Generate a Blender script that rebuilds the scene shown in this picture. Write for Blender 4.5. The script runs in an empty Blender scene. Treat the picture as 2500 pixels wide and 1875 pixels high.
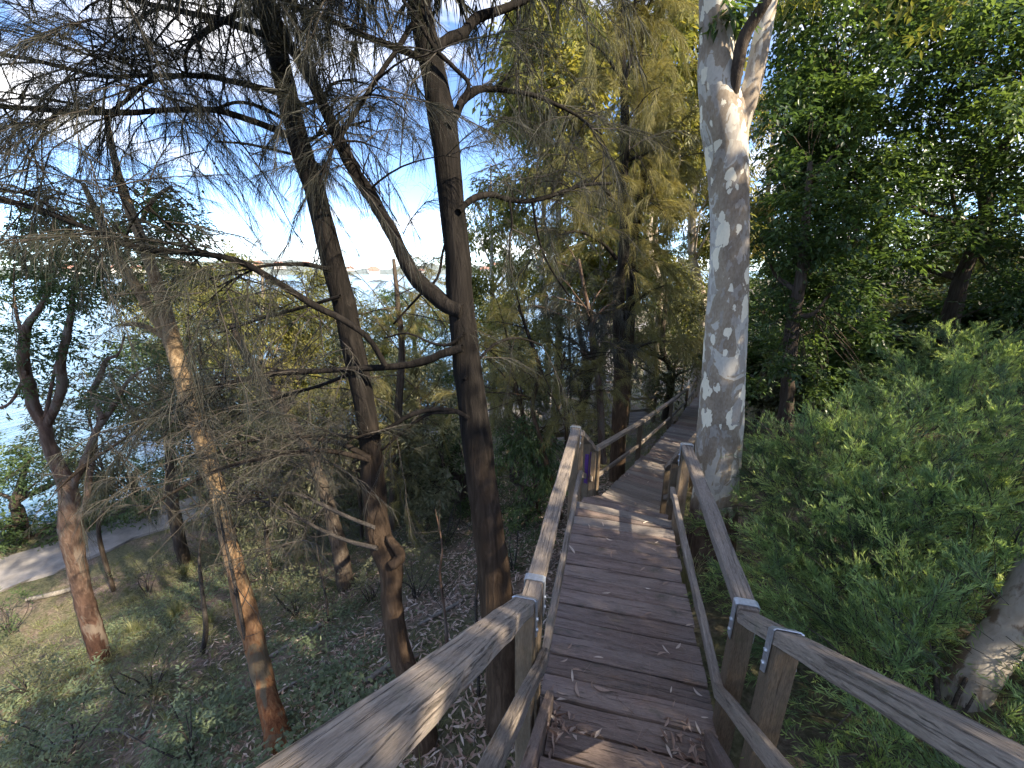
import bpy, math, random
import numpy as np
from mathutils import Vector, Matrix

random.seed(7); RNG = np.random.default_rng(11)
scene = bpy.context.scene
C = scene.collection
R = math.radians

# ------------------------------------------------------------------ camera, sky, sun, exposure
F_PX, PIT, CAM_Z = 980.0, R(15.8), 2.5          # focal length in pixels of a 2500 px wide frame
cam_d = bpy.data.cameras.new('camera'); cam = bpy.data.objects.new('camera', cam_d); C.objects.link(cam)
cam_d.sensor_width = 36.0; cam_d.lens = F_PX / 2500 * 36
cam_d.clip_start = 0.02; cam_d.clip_end = 20000
cam.location = (0, 0, CAM_Z); cam.rotation_euler = (R(90) - PIT, 0, 0)
scene.camera = cam

SUN_AZ, SUN_EL = R(126), R(37)
world = bpy.data.worlds.new('World'); scene.world = world; world.use_nodes = True
wn = world.node_tree; wn.nodes.clear()
w_out = wn.nodes.new('ShaderNodeOutputWorld'); w_bg = wn.nodes.new('ShaderNodeBackground')
w_sky = wn.nodes.new('ShaderNodeTexSky'); w_sky.sky_type = 'NISHITA'; w_sky.sun_disc = False
w_sky.sun_elevation = SUN_EL; w_sky.sun_rotation = SUN_AZ
w_sky.air_density = 0.6; w_sky.dust_density = 0.25; w_sky.ozone_density = 3.5
w_tc = wn.nodes.new('ShaderNodeTexCoord'); w_sep = wn.nodes.new('ShaderNodeSeparateXYZ')
w_add = wn.nodes.new('ShaderNodeMath'); w_add.operation = 'ADD'; w_add.inputs[1].default_value = 0.22
w_abs = wn.nodes.new('ShaderNodeMath'); w_abs.operation = 'ABSOLUTE'
w_dx = wn.nodes.new('ShaderNodeMath'); w_dx.operation = 'DIVIDE'
w_dy = wn.nodes.new('ShaderNodeMath'); w_dy.operation = 'DIVIDE'
w_cmb = wn.nodes.new('ShaderNodeCombineXYZ')
w_noise = wn.nodes.new('ShaderNodeTexNoise'); w_noise.inputs['Scale'].default_value = 1.25
w_noise.inputs['Detail'].default_value = 9; w_noise.inputs['Roughness'].default_value = 0.56
w_noise.inputs['Distortion'].default_value = 0.35
w_ramp = wn.nodes.new('ShaderNodeValToRGB')
w_ramp.color_ramp.elements[0].position = 0.50; w_ramp.color_ramp.elements[0].color = (0, 0, 0, 1)
w_ramp.color_ramp.elements[1].position = 0.70; w_ramp.color_ramp.elements[1].color = (1, 1, 1, 1)
w_mix = wn.nodes.new('ShaderNodeMix'); w_mix.data_type = 'RGBA'
w_mix.inputs['B'].default_value = (7.2, 6.9, 6.6, 1)
L_ = wn.links.new
L_(w_tc.outputs['Generated'], w_sep.inputs[0])
L_(w_sep.outputs['Z'], w_abs.inputs[0]); L_(w_abs.outputs[0], w_add.inputs[0])
L_(w_sep.outputs['X'], w_dx.inputs[0]); L_(w_add.outputs[0], w_dx.inputs[1])
L_(w_sep.outputs['Y'], w_dy.inputs[0]); L_(w_add.outputs[0], w_dy.inputs[1])
L_(w_dx.outputs[0], w_cmb.inputs[0]); L_(w_dy.outputs[0], w_cmb.inputs[1]); w_cmb.inputs[2].default_value = 3.7
L_(w_cmb.outputs[0], w_noise.inputs['Vector']); L_(w_noise.outputs['Fac'], w_ramp.inputs[0])
L_(w_ramp.outputs['Color'], w_mix.inputs['Factor']); L_(w_sky.outputs[0], w_mix.inputs['A'])
L_(w_mix.outputs['Result'], w_bg.inputs['Color']); w_bg.inputs['Strength'].default_value = 0.13
L_(w_bg.outputs[0], w_out.inputs[0])

sun_dir = Vector((math.sin(SUN_AZ) * math.cos(SUN_EL), math.cos(SUN_AZ) * math.cos(SUN_EL), math.sin(SUN_EL)))
sl = bpy.data.lights.new('sun', 'SUN'); so = bpy.data.objects.new('sun', sl); C.objects.link(so)
sl.energy = 3.7; sl.angle = R(0.53); sl.color = (1.0, 0.86, 0.64)
so.location = sun_dir * 50; so.rotation_euler = sun_dir.to_track_quat('Z', 'Y').to_euler()

scene.view_settings.view_transform = 'Standard'; scene.view_settings.look = 'None'
scene.view_settings.gamma = 1.0; scene.view_settings.exposure = 1.9
scene.view_settings.use_curve_mapping = False
scene.cycles.max_bounces = 5; scene.cycles.diffuse_bounces = 3; scene.cycles.glossy_bounces = 2
scene.cycles.transmission_bounces = 4; scene.cycles.caustics_reflective = False; scene.cycles.caustics_refractive = False
scene.cycles.use_adaptive_sampling = True; scene.cycles.adaptive_threshold = 0.02

# ------------------------------------------------------------------ helpers
SP, CP = math.sin(PIT), math.cos(PIT)
K = 1.1302                                          # sketch pixel (2212 wide) to photo pixel (2500 wide)
def ray(dx, dy):
    u, v = dx * K - 1250, dy * K - 937.5
    return np.array([u, F_PX * CP - v * SP, -F_PX * SP - v * CP])
def at(dx, dy, Y):                                   # the point that stands Y metres ahead of the photographer
    d = ray(dx, dy); return d * (Y / d[1]) + np.array([0, 0, CAM_Z])
def at_ground(dx, dy):
    d = ray(dx, dy); o = np.array([0, 0, CAM_Z]); t = 0.5
    for i in range(4000):
        p = o + d / np.linalg.norm(d) * t
        if p[2] < ground_z(p[0], p[1]): return p
        t += 0.02
    return p
def px_r(px, p):                                     # radius in metres of something px sketch pixels wide at p
    dep = p[1] * CP - (p[2] - CAM_Z) * SP
    return px * K * dep / F_PX

def set_tags(o, label=None, cat=None, group=None, kind=None):
    if label: o['label'] = label
    if cat: o['category'] = cat
    if group: o['group'] = group
    if kind: o['kind'] = kind
    return o
def thing(name, loc, label, cat, group=None):
    o = bpy.data.objects.new(name, None); C.objects.link(o); o.location = loc
    o.empty_display_size = 0.2
    return set_tags(o, label, cat, group)
def link(name, me, parent=None, M=None):
    o = bpy.data.objects.new(name, me); C.objects.link(o)
    M = M if M is not None else Matrix.Identity(4)
    if parent is not None:
        o.parent = parent
        off = Matrix.Identity(4); q = parent
        Wp = world_of(parent)
        M = Wp.inverted() @ M
    o.matrix_basis = M
    return o
def world_of(o):
    m = o.matrix_basis.copy(); p = o.parent
    while p is not None:
        m = p.matrix_basis @ m; p = p.parent
    return m
def sync(o):                                         # matrix_basis from location at once
    return Matrix.Translation(o.location)

def mesh_np(name, V, T, mat, shade=None, smooth=False):
    V = np.asarray(V, np.float32); T = np.asarray(T, np.int32)
    me = bpy.data.meshes.new(name); n = len(T); k = T.shape[1]
    me.vertices.add(len(V)); me.vertices.foreach_set('co', V.ravel())
    me.loops.add(n * k); me.loops.foreach_set('vertex_index', T.ravel())
    me.polygons.add(n); me.polygons.foreach_set('loop_start', np.arange(0, n * k, k, dtype=np.int32))
    me.polygons.foreach_set('loop_total', np.full(n, k, np.int32))
    if smooth: me.polygons.foreach_set('use_smooth', np.ones(n, bool))
    if shade is not None:
        a = me.attributes.new('shade', 'FLOAT', 'POINT'); a.data.foreach_set('value', np.asarray(shade, np.float32))
    me.materials.append(mat); me.update(); me.validate()
    return me

class Bag:                                           # collects triangles with a shade value per vertex
    def __init__(s): s.V = []; s.T = []; s.S = []; s.n = 0
    def add(s, V, T, S):
        s.V.append(V); s.T.append(T + s.n); s.S.append(S); s.n += len(V)
    def mesh(s, name, mat):
        return mesh_np(name, np.concatenate(s.V), np.concatenate(s.T), mat, np.concatenate(s.S))

def unit(v): return v / np.maximum(np.linalg.norm(v, axis=-1, keepdims=True), 1e-9)
def rdir(n): return unit(RNG.normal(size=(n, 3)))

def needles(P, D, L, W, droop, S):                   # thin bent blades: 5 vertices, 3 triangles each
    n = len(P); D = unit(D); side = unit(np.cross(D, rdir(n)))
    L = L[:, None]; W = W[:, None]; g = np.array([0, 0, -1.0]) * droop[:, None]
    D2 = unit(D + g)
    m = P + D * L * .5; t = m + D2 * L * .5
    V = np.stack([P - side * W * .5, P + side * W * .5, m - side * W * .42, m + side * W * .42, t], 1).reshape(-1, 3)
    b = (np.arange(n) * 5)[:, None]
    T = np.concatenate([b + [0, 1, 3], b + [0, 3, 2], b + [2, 3, 4]], 0)
    return V, T, np.repeat(S, 5)
def leaves(P, D, N, L, W, S, fold=.22, wide=.42):    # folded pointed leaves: 4 vertices, 2 triangles each
    n = len(P); D = unit(D); side = unit(np.cross(D, N)); N = unit(np.cross(side, D))
    L = L[:, None]; W = W[:, None]
    m = P + D * L * wide + N * W * fold
    V = np.stack([P, m + side * W * .5, P + D * L - N * L * .12, m - side * W * .5], 1).reshape(-1, 3)
    b = (np.arange(n) * 4)[:, None]
    T = np.concatenate([b + [0, 1, 2], b + [0, 2, 3]], 0)
    return V, T, np.repeat(S, 4)

def smooth_path(pts, n):
    pts = np.asarray(pts, float)
    if len(pts) < 3:
        t = np.linspace(0, 1, n)[:, None]; return pts[0] * (1 - t) + pts[-1] * t
    d = np.r_[0, np.cumsum(np.linalg.norm(np.diff(pts[:, :3], axis=0), axis=1))]
    q = np.linspace(0, d[-1], n); out = []
    ext = np.vstack([2 * pts[0] - pts[1], pts, 2 * pts[-1] - pts[-2]])
    for x in q:
        i = min(max(np.searchsorted(d, x) - 1, 0), len(pts) - 2)
        t = (x - d[i]) / max(d[i + 1] - d[i], 1e-9)
        p0, p1, p2, p3 = ext[i], ext[i + 1], ext[i + 2], ext[i + 3]
        out.append(.5 * (2 * p1 + (p2 - p0) * t + (2 * p0 - 5 * p1 + 4 * p2 - p3) * t * t + (3 * p1 - p0 - 3 * p2 + p3) * t ** 3))
    return np.array(out)
def tube(path, sides=8, lump=.05, seed=0, cap=True):
    """path: rows x y z r -> verts, quads"""
    path = np.asarray(path, float); n = len(path)
    P, r = path[:, :3], np.maximum(path[:, 3], .0008)
    T = unit(np.gradient(P, axis=0)); rng = np.random.default_rng(seed)
    ref = np.array([1.0, 0.13, 0.05]) if abs(T[0][0]) < .8 else np.array([0.1, 1.0, .1])
    V = []; ang = np.linspace(0, 2 * math.pi, sides, endpoint=False)
    for i in range(n):
        a = np.cross(T[i], ref); a /= np.linalg.norm(a); b = np.cross(T[i], a)
        ph = rng.uniform(0, 6.28)
        rr = r[i] * (1 + lump * np.sin(2 * ang + .35 * i) + lump * .7 * rng.normal(size=sides) * (1 if sides > 5 else 0))
        V.append(P[i] + (np.cos(ang) * rr)[:, None] * a + (np.sin(ang) * rr)[:, None] * b)
    V = np.concatenate(V); Q = []
    k = np.arange(sides); k2 = (k + 1) % sides
    for i in range(n - 1):
        Q.append(np.stack([i * sides + k, i * sides + k2, (i + 1) * sides + k2, (i + 1) * sides + k], 1))
    Q = np.concatenate(Q)
    if cap:
        V = np.vstack([V, P[-1] + T[-1] * r[-1] * .4, P[0]])
        c = len(V) - 2
        Q = np.vstack([Q, np.stack([(n - 1) * sides + k, (n - 1) * sides + k2, np.full(sides, c), np.full(sides, c)], 1)])
    return V, Q
def quads_mesh(name, V, Q, mat, smooth=True):
    me = bpy.data.meshes.new(name)
    F = [tuple(dict.fromkeys(map(int, q))) for q in Q]
    me.from_pydata([tuple(map(float, v)) for v in V], [], F)
    if smooth: me.polygons.foreach_set('use_smooth', [True] * len(me.polygons))
    me.materials.append(mat); me.update(); return me

def beam_mesh(name, L, w, h, mat, n=2, ch=.006, warp=.0015, seed=0, shear0=0., shear1=0.):
    """timber along local X from 0 to L, w wide (Y), h high (Z, top at 0); shear = how far the +Y end runs ahead"""
    rng = np.random.default_rng(seed); V = []; Fc = []
    sec = [(-w/2+ch, -h), (w/2-ch, -h), (w/2, -h+ch), (w/2, -ch), (w/2-ch, 0), (-w/2+ch, 0), (-w/2, -ch), (-w/2, -h+ch)]
    for i in range(n + 1):
        t = i / n
        o = rng.normal(size=2) * warp; j = rng.normal(size=(8, 2)) * warp
        for q, (y, z) in enumerate(sec):
            sh = (shear0 * (1 - t) + shear1 * t) * (y / w)
            V.append((L * t + sh, y + o[0] + j[q][0], z + o[1] * .6 + j[q][1] * .6))
    for i in range(n):
        for q in range(8):
            a, b = i * 8 + q, i * 8 + (q + 1) % 8
            Fc.append((a, a + 8, b + 8, b))
    Fc.append(tuple(range(8))); Fc.append(tuple(n * 8 + q for q in reversed(range(8))))
    me = bpy.data.meshes.new(name); me.from_pydata(V, [], Fc); me.materials.append(mat); me.update()
    return me
def frame(p0, p1, up=(0, 0, 1)):
    p0, p1, up = Vector(p0), Vector(p1), Vector(up)
    x = (p1 - p0).normalized(); y = up.cross(x).normalized(); z = x.cross(y)
    M = Matrix.Identity(4)
    for i in range(3): M[i][0], M[i][1], M[i][2], M[i][3] = x[i], y[i], z[i], p0[i]
    return M, (p1 - p0).length
def beam(name, p0, p1, w, h, mat, parent, up=(0, 0, 1), n=4, **kw):
    """timber whose top centre line runs p0 to p1"""
    M, L = frame(p0, p1, up)
    return link(name, beam_mesh(name, L, w, h, mat, n=n, seed=random.randrange(10**6), **kw), parent, M)

# ------------------------------------------------------------------ materials
def nt(name):
    m = bpy.data.materials.new(name); m.use_nodes = True
    t = m.node_tree; b = t.nodes['Principled BSDF']; return m, t, b
def node(t, kind, **kw):
    n = t.nodes.new(kind)
    for k, v in kw.items():
        if k in n.inputs: n.inputs[k].default_value = v
        else: setattr(n, k, v)
    return n
def ramp(t, fac, stops):
    r = t.nodes.new('ShaderNodeValToRGB'); e = r.color_ramp.elements
    while len(e) < len(stops): e.new(.5)
    for el, (p, c) in zip(e, stops): el.position = p; el.color = (*c, 1) if len(c) == 3 else c
    t.links.new(fac, r.inputs[0]); return r.outputs[0]
def mixc(t, fac, a, b, mode='MIX'):
    m = t.nodes.new('ShaderNodeMix'); m.data_type = 'RGBA'; m.blend_type = mode
    for s, v in (('Factor', fac), ('A', a), ('B', b)):
        if isinstance(v, (int, float)): m.inputs[s].default_value = v
        elif isinstance(v, tuple): m.inputs[s].default_value = (*v, 1)
        else: t.links.new(v, m.inputs[s])
    return m.outputs['Result']
def mapped(t, scale, coord='Object', rand=0.0):
    tc = t.nodes.new('ShaderNodeTexCoord'); src = tc.outputs[coord]
    if rand:
        oi = t.nodes.new('ShaderNodeObjectInfo')
        mu = node(t, 'ShaderNodeVectorMath', operation='MULTIPLY'); mu.inputs[1].default_value = (rand, rand * 1.7, rand * .6)
        cx = t.nodes.new('ShaderNodeCombineXYZ')
        for i in range(3): t.links.new(oi.outputs['Random'], cx.inputs[i])
        t.links.new(cx.outputs[0], mu.inputs[0])
        ad = node(t, 'ShaderNodeVectorMath', operation='ADD')
        t.links.new(src, ad.inputs[0]); t.links.new(mu.outputs[0], ad.inputs[1]); src = ad.outputs[0]
    mp = t.nodes.new('ShaderNodeMapping'); mp.inputs['Scale'].default_value = scale
    t.links.new(src, mp.inputs[0]); return mp.outputs[0]
def noise(t, vec, scale=1, detail=6, rough=.6, dist=0.):
    n = node(t, 'ShaderNodeTexNoise', Scale=scale, Detail=detail, Roughness=rough, Distortion=dist)
    t.links.new(vec, n.inputs['Vector']); return n.outputs['Fac']
def bump(t, b, hgt, strength=.4, dist=.01):
    n = node(t, 'ShaderNodeBump', Strength=strength, Distance=dist)
    t.links.new(hgt, n.inputs['Height']); t.links.new(n.outputs[0], b.inputs['Normal'])

def wood(name, cols, crack=.42, moss=None):
    m, t, b = nt(name)
    g = noise(t, mapped(t, (2.2, 34, 34), rand=41), 1, 7, .65, .6)
    c = ramp(t, g, [(.3, cols[0]), (.5, cols[1]), (.7, cols[2])])
    big = noise(t, mapped(t, (1.6, 5, 5), rand=17), 1, 4, .6, .3)
    c = mixc(t, ramp(t, big, [(.38, (0, 0, 0)), (.68, (.75, .75, .75))]), c, cols[3])
    oi = t.nodes.new('ShaderNodeObjectInfo')
    hs = t.nodes.new('ShaderNodeHueSaturation')
    mr = node(t, 'ShaderNodeMapRange'); mr.inputs['To Min'].default_value = .58; mr.inputs['To Max'].default_value = 1.38
    t.links.new(oi.outputs['Random'], mr.inputs[0]); t.links.new(mr.outputs[0], hs.inputs['Value']); t.links.new(c, hs.inputs['Color']); c = hs.outputs[0]
    ck = noise(t, mapped(t, (2.4, 62, 50), rand=23), 1, 5, .6, 1.4)
    ckf = ramp(t, ck, [(crack - .1, (1, 1, 1)), (crack, (0, 0, 0))])
    c = mixc(t, ckf, c, tuple(x * .22 for x in cols[0]))
    fine = noise(t, mapped(t, (30, 260, 260)), 1, 4, .7)
    c = mixc(t, .35, c, ramp(t, fine, [(.3, tuple(x * .5 for x in cols[1])), (.7, tuple(min(1, x * 1.5) for x in cols[2]))]))
    if moss:
        mo = noise(t, mapped(t, (5, 9, 9), rand=9), 1, 6, .7)
        c = mixc(t, ramp(t, mo, [(.56, (0, 0, 0)), (.7, (.6, .6, .6))]), c, moss)
    t.links.new(c, b.inputs['Base Color']); b.inputs['Roughness'].default_value = .82
    b.inputs['Specular IOR Level'].default_value = .25
    h = mixc(t, .5, g, ckf, 'SUBTRACT'); bump(t, b, h, .95, .009)
    return m
M_deck = wood('deck_timber', [(.075, .049, .042), (.172, .123, .107), (.29, .222, .196), (.20, .174, .158)], .42, (.075, .08, .062))
M_deck2 = wood('grey_deck_timber', [(.10, .078, .068), (.19, .155, .138), (.29, .25, .228), (.20, .195, .18)], .36, (.08, .095, .075))
M_rail = wood('weathered_rail_timber', [(.12, .092, .074), (.235, .19, .158), (.37, .315, .27), (.20, .172, .15)], .45, (.17, .16, .115))
M_post = wood('brown_post_timber', [(.075, .05, .032), (.15, .105, .068), (.24, .18, .125), (.13, .115, .085)], .38, (.09, .085, .045))

def bark(name, dark, mid, light, sx=26, sz=3.2, lichen=None, low=None, low_z=(0, 1), depth=.012, peel=None):
    m, t, b = nt(name)
    v = mapped(t, (sx, sx, sz)); g = noise(t, v, 1, 8, .65, .7)
    c = ramp(t, g, [(.3, dark), (.5, mid), (.72, light)])
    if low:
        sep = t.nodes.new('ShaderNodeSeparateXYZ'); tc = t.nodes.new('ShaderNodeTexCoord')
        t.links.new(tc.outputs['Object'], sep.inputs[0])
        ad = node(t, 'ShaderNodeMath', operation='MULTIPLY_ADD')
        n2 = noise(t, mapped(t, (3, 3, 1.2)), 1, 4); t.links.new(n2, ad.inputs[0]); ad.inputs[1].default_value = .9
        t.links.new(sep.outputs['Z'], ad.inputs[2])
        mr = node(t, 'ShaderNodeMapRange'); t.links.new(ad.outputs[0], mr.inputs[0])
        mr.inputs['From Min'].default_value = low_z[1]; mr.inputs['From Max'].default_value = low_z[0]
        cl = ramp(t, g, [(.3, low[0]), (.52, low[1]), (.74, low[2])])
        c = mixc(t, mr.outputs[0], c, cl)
    if peel:
        pn = noise(t, mapped(t, (7, 7, 1.6)), 1, 5, .6, .5)
        c = mixc(t, ramp(t, pn, [(.52, (0, 0, 0)), (.58, (1, 1, 1))]), c, peel)
    if lichen:
        l = noise(t, mapped(t, (55, 55, 34)), 1, 5, .65, .8)
        l2 = noise(t, mapped(t, (3, 3, 2)), 1, 3, .5)
        f = mixc(t, 1.0, ramp(t, l, [(.69, (0, 0, 0)), (.76, (.7, .7, .7))]), ramp(t, l2, [(.45, (0, 0, 0)), (.6, (1, 1, 1))]), 'MULTIPLY')
        c = mixc(t, f, c, lichen)
    t.links.new(c, b.inputs['Base Color']); b.inputs['Roughness'].default_value = .9
    b.inputs['Specular IOR Level'].default_value = .15
    bump(t, b, g, 1.0, depth * 1.8); return m
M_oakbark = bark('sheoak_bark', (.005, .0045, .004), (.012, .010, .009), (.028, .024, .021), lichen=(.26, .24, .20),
                 low=[(.04, .026, .017), (.092, .06, .039), (.16, .11, .076)], low_z=(.1, 2.0))  # brown low down; near-black above, partly painting the backlit look
M_twig = bark('grey_twig_bark', (.025, .022, .02), (.055, .048, .043), (.115, .10, .09), sx=60, sz=60, depth=.003)
M_stringy = bark('stringy_orange_bark', (.10, .062, .035), (.22, .15, .085), (.36, .27, .17), sx=34, sz=2.2,
                 low=[(.11, .035, .016), (.21, .08, .034), (.30, .15, .07)], low_z=(-1.2, .8), peel=(.15, .115, .075))
M_paper = bark('flaky_red_bark', (.05, .032, .026), (.11, .072, .055), (.20, .145, .115), sx=18, sz=4,
               low=[(.03, .016, .013), (.065, .032, .024), (.11, .065, .05)], low_z=(-2.8, -1.2), peel=(.15, .12, .10))
M_darkbark = bark('dark_understorey_bark', (.03, .022, .017), (.065, .05, .04), (.12, .10, .08), lichen=(.16, .17, .13))
M_greybark = bark('grey_smooth_bark', (.24, .21, .18), (.35, .315, .275), (.46, .42, .37), sx=9, sz=3, depth=.004, peel=(.16, .12, .09))
M_palebark = bark('pale_far_gum_bark', (.22, .18, .14), (.40, .35, .29), (.55, .5, .44), sx=5, sz=1.5, depth=.004, peel=(.26, .20, .15))

def gum_bark():
    m, t, b = nt('spotted_gum_bark')
    base = noise(t, mapped(t, (3.6, 3.6, 1.9)), 1, 5, .55, .9)
    c = ramp(t, base, [(.36, (.46, .435, .39)), (.455, (.48, .445, .385)), (.462, (.27, .21, .145)), (.58, (.21, .158, .108)), (.68, (.15, .11, .076))])
    mid = noise(t, mapped(t, (13, 13, 7)), 1, 3, .5, .6)
    c = mixc(t, ramp(t, mid, [(.56, (0, 0, 0)), (.585, (.8, .8, .8))]), c, (.285, .255, .225))
    def spots(scale, seed_off, keep, rad, col, c):
        vd = mapped(t, scale); nz = node(t, 'ShaderNodeTexNoise', Scale=2.2, Detail=3)
        t.links.new(vd, nz.inputs['Vector'])
        ad = node(t, 'ShaderNodeVectorMath', operation='MULTIPLY_ADD'); ad.inputs[1].default_value = (.75, .75, .75); 
        t.links.new(nz.outputs['Color'], ad.inputs[0]); t.links.new(vd, ad.inputs[2])
        vo = node(t, 'ShaderNodeTexVoronoi', Scale=1.0); t.links.new(ad.outputs[0], vo.inputs['Vector'])
        sp = t.nodes.new('ShaderNodeSeparateColor'); t.links.new(vo.outputs['Color'], sp.inputs[0])
        kp = node(t, 'ShaderNodeMath', operation='GREATER_THAN'); kp.inputs[1].default_value = keep; t.links.new(sp.outputs[0], kp.inputs[0])
        rd = node(t, 'ShaderNodeMath', operation='MULTIPLY_ADD'); t.links.new(sp.outputs[1], rd.inputs[0]); rd.inputs[1].default_value = rad * .9; rd.inputs[2].default_value = rad * .45
        ls = node(t, 'ShaderNodeMath', operation='LESS_THAN'); t.links.new(vo.outputs['Distance'], ls.inputs[0]); t.links.new(rd.outputs[0], ls.inputs[1])
        f = node(t, 'ShaderNodeMath', operation='MULTIPLY'); t.links.new(kp.outputs[0], f.inputs[0]); t.links.new(ls.outputs[0], f.inputs[1])
        return mixc(t, f.outputs[0], c, col), f.outputs[0]
    c, f1 = spots((7, 7, 3.8), 0, .55, .44, (.80, .73, .575), c)
    c, f2 = spots((15, 15, 8.5), 0, .80, .40, (.74, .69, .56), c)
    c, f3 = spots((6, 6, 3.4), 0, .7, .36, (.33, .29, .25), c)
    fine = noise(t, mapped(t, (60, 60, 30)), 1, 4, .6)
    c = mixc(t, .18, c, ramp(t, fine, [(.3, (.12, .10, .09)), (.7, (.6, .56, .5))]))
    sep = t.nodes.new('ShaderNodeSeparateXYZ'); tc = t.nodes.new('ShaderNodeTexCoord'); t.links.new(tc.outputs['Object'], sep.inputs[0])
    ad = node(t, 'ShaderNodeMath', operation='MULTIPLY_ADD'); n2 = noise(t, mapped(t, (8, 8, 2.5)), 1, 5); t.links.new(n2, ad.inputs[0]); ad.inputs[1].default_value = 1.0; t.links.new(sep.outputs['Z'], ad.inputs[2])
    mr = node(t, 'ShaderNodeMapRange'); t.links.new(ad.outputs[0], mr.inputs[0]); mr.inputs['From Min'].default_value = .62; mr.inputs['From Max'].default_value = .42
    c = mixc(t, mr.outputs[0], c, ramp(t, noise(t, mapped(t, (20, 20, 4)), 1, 5), [(.35, (.07, .045, .032)), (.65, (.17, .12, .09))]))
    t.links.new(c, b.inputs['Base Color']); b.inputs['Roughness'].default_value = .75; b.inputs['Specular IOR Level'].default_value = .25
    h = mixc(t, .5, base, f1, 'ADD'); bump(t, b, h, .35, .008); return m
M_gum = gum_bark()

def leaf_mat(name, stops, trans=.35, rough=.5, spec=.3, tint=1.5):
    m, t, b = nt(name)
    a = node(t, 'ShaderNodeAttribute', attribute_name='shade')
    c = ramp(t, a.outputs['Fac'], stops)
    t.links.new(c, b.inputs['Base Color']); b.inputs['Roughness'].default_value = rough; b.inputs['Specular IOR Level'].default_value = spec
    if trans:
        tr = t.nodes.new('ShaderNodeBsdfTranslucent')
        t.links.new(mixc(t, 1.0, c, (tint * 1.05, tint, tint * .55), 'MULTIPLY'), tr.inputs['Color'])
        mx = t.nodes.new('ShaderNodeMixShader'); mx.inputs[0].default_value = trans
        t.links.new(b.outputs[0], mx.inputs[1]); t.links.new(tr.outputs[0], mx.inputs[2])
        t.links.new(mx.outputs[0], t.nodes['Material Output'].inputs['Surface'])
    return m
M_needle = leaf_mat('silhouette_needles', [(0, (.018, .019, .018)), (.45, (.030, .032, .027)), (1, (.06, .06, .042))], .25)  # colour darkened so near crowns read as silhouettes against the sky
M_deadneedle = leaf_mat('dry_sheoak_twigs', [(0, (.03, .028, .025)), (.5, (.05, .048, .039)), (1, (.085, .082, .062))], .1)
M_litneedle = leaf_mat('sunlit_olive_needles', [(0, (.11, .105, .045)), (.5, (.18, .165, .065)), (1, (.29, .25, .10))], .4)  # lit copy of the needles: sunlight put into the colour
M_dark = leaf_mat('glossy_dark_leaf', [(0, (.034, .062, .026)), (.5, (.066, .115, .04)), (1, (.125, .185, .06))], .45, .36, .45)
M_euc = leaf_mat('gum_leaf', [(0, (.085, .10, .03)), (.5, (.155, .165, .045)), (1, (.27, .25, .075))], .45, .45, .4)  # brightened and yellowed so background crowns look sunlit
M_olive = leaf_mat('olive_shrub_leaf', [(0, (.075, .082, .05)), (.5, (.13, .14, .083)), (1, (.20, .20, .12))], .38)
M_sea = leaf_mat('shore_tree_leaf', [(0, (.04, .065, .03)), (.5, (.07, .11, .045)), (1, (.12, .17, .06))], .4)
M_brush = leaf_mat('bottlebrush_leaf', [(0, (.055, .095, .058)), (.4, (.14, .225, .105)), (.75, (.27, .385, .15)), (1, (.42, .52, .20))], .42, .42, .4)
M_cover = leaf_mat('ground_cover_leaf', [(0, (.075, .10, .062)), (.5, (.14, .18, .105)), (1, (.22, .265, .15))], .32, .45, .3)
M_grass = leaf_mat('grass_blade', [(0, (.11, .115, .06)), (.5, (.185, .215, .09)), (1, (.34, .31, .20))], .38)
M_litter = leaf_mat('dry_leaf', [(0, (.12, .07, .052)), (.35, (.25, .16, .125)), (.7, (.42, .31, .26)), (1, (.62, .53, .47))], .12, .6, .3, 1.0)

def plain(name, col, rough=.6, metal=0., var=.25, scale=14, bmp=0.):
    m, t, b = nt(name)
    g = noise(t, mapped(t, (scale,) * 3), 1, 6, .65)
    c = ramp(t, g, [(.3, tuple(x * (1 - var) for x in col)), (.7, tuple(min(1, x * (1 + var)) for x in col))])
    t.links.new(c, b.inputs['Base Color']); b.inputs['Roughness'].default_value = rough; b.inputs['Metallic'].default_value = metal
    if bmp: bump(t, b, g, bmp, .01)
    return m
M_steel = plain('galvanised_steel', (.50, .53, .58), .42, .75, .18, 60)
M_path = plain('concrete_path', (.24, .22, .205), .9, 0, .4, 2.2, .6)
M_rock = plain('seawall_stone', (.22, .2, .18), .9, 0, .3, 4, .6)
M_wall = plain('far_house_wall', (.62, .57, .52), .8, 0, .1, .3)
M_roof = plain('hazed_house_roof', (.36, .19, .145), .8, 0, .2, .5)  # red dulled to stand in for distance haze
M_log = bark('grey_dead_wood', (.09, .08, .07), (.19, .17, .15), (.31, .29, .26), sx=30, sz=30, depth=.004)
M_purple = plain('purple_spray_paint', (.075, .022, .15), .5, 0, .3, 30)

# ------------------------------------------------------------------ walkway lay-out (metres; the landing is z = 0)
HD = R(14.3); SH, CH = math.sin(HD), math.cos(HD)
def wk(s, t, z=0.): return np.array([s * SH + t * CH, s * CH - t * SH, z])     # along, right, up
TL, TR = -.27, .70
LOW = [(1.46, 6.07), (2.79, 7.97), (4.59, 10.81), (6.55, 14.23), (8.6, 17.6)]   # left edge of the lower walkway
LOWZ = [(-1.27, -1.42), (-1.56, -1.80), (-1.95, -2.42), (-2.55, -2.75)]
WAX = np.array([wk(-3, .2)[:2], wk(1.5, .2)[:2], wk(4, .2)[:2]] + [np.array(p) + np.array([.42, -.27]) for p in LOW])
WAZ = np.array([1.6, -.55, -.62, -1.6, -1.80, -2.25, -2.95, -3.1])

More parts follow.
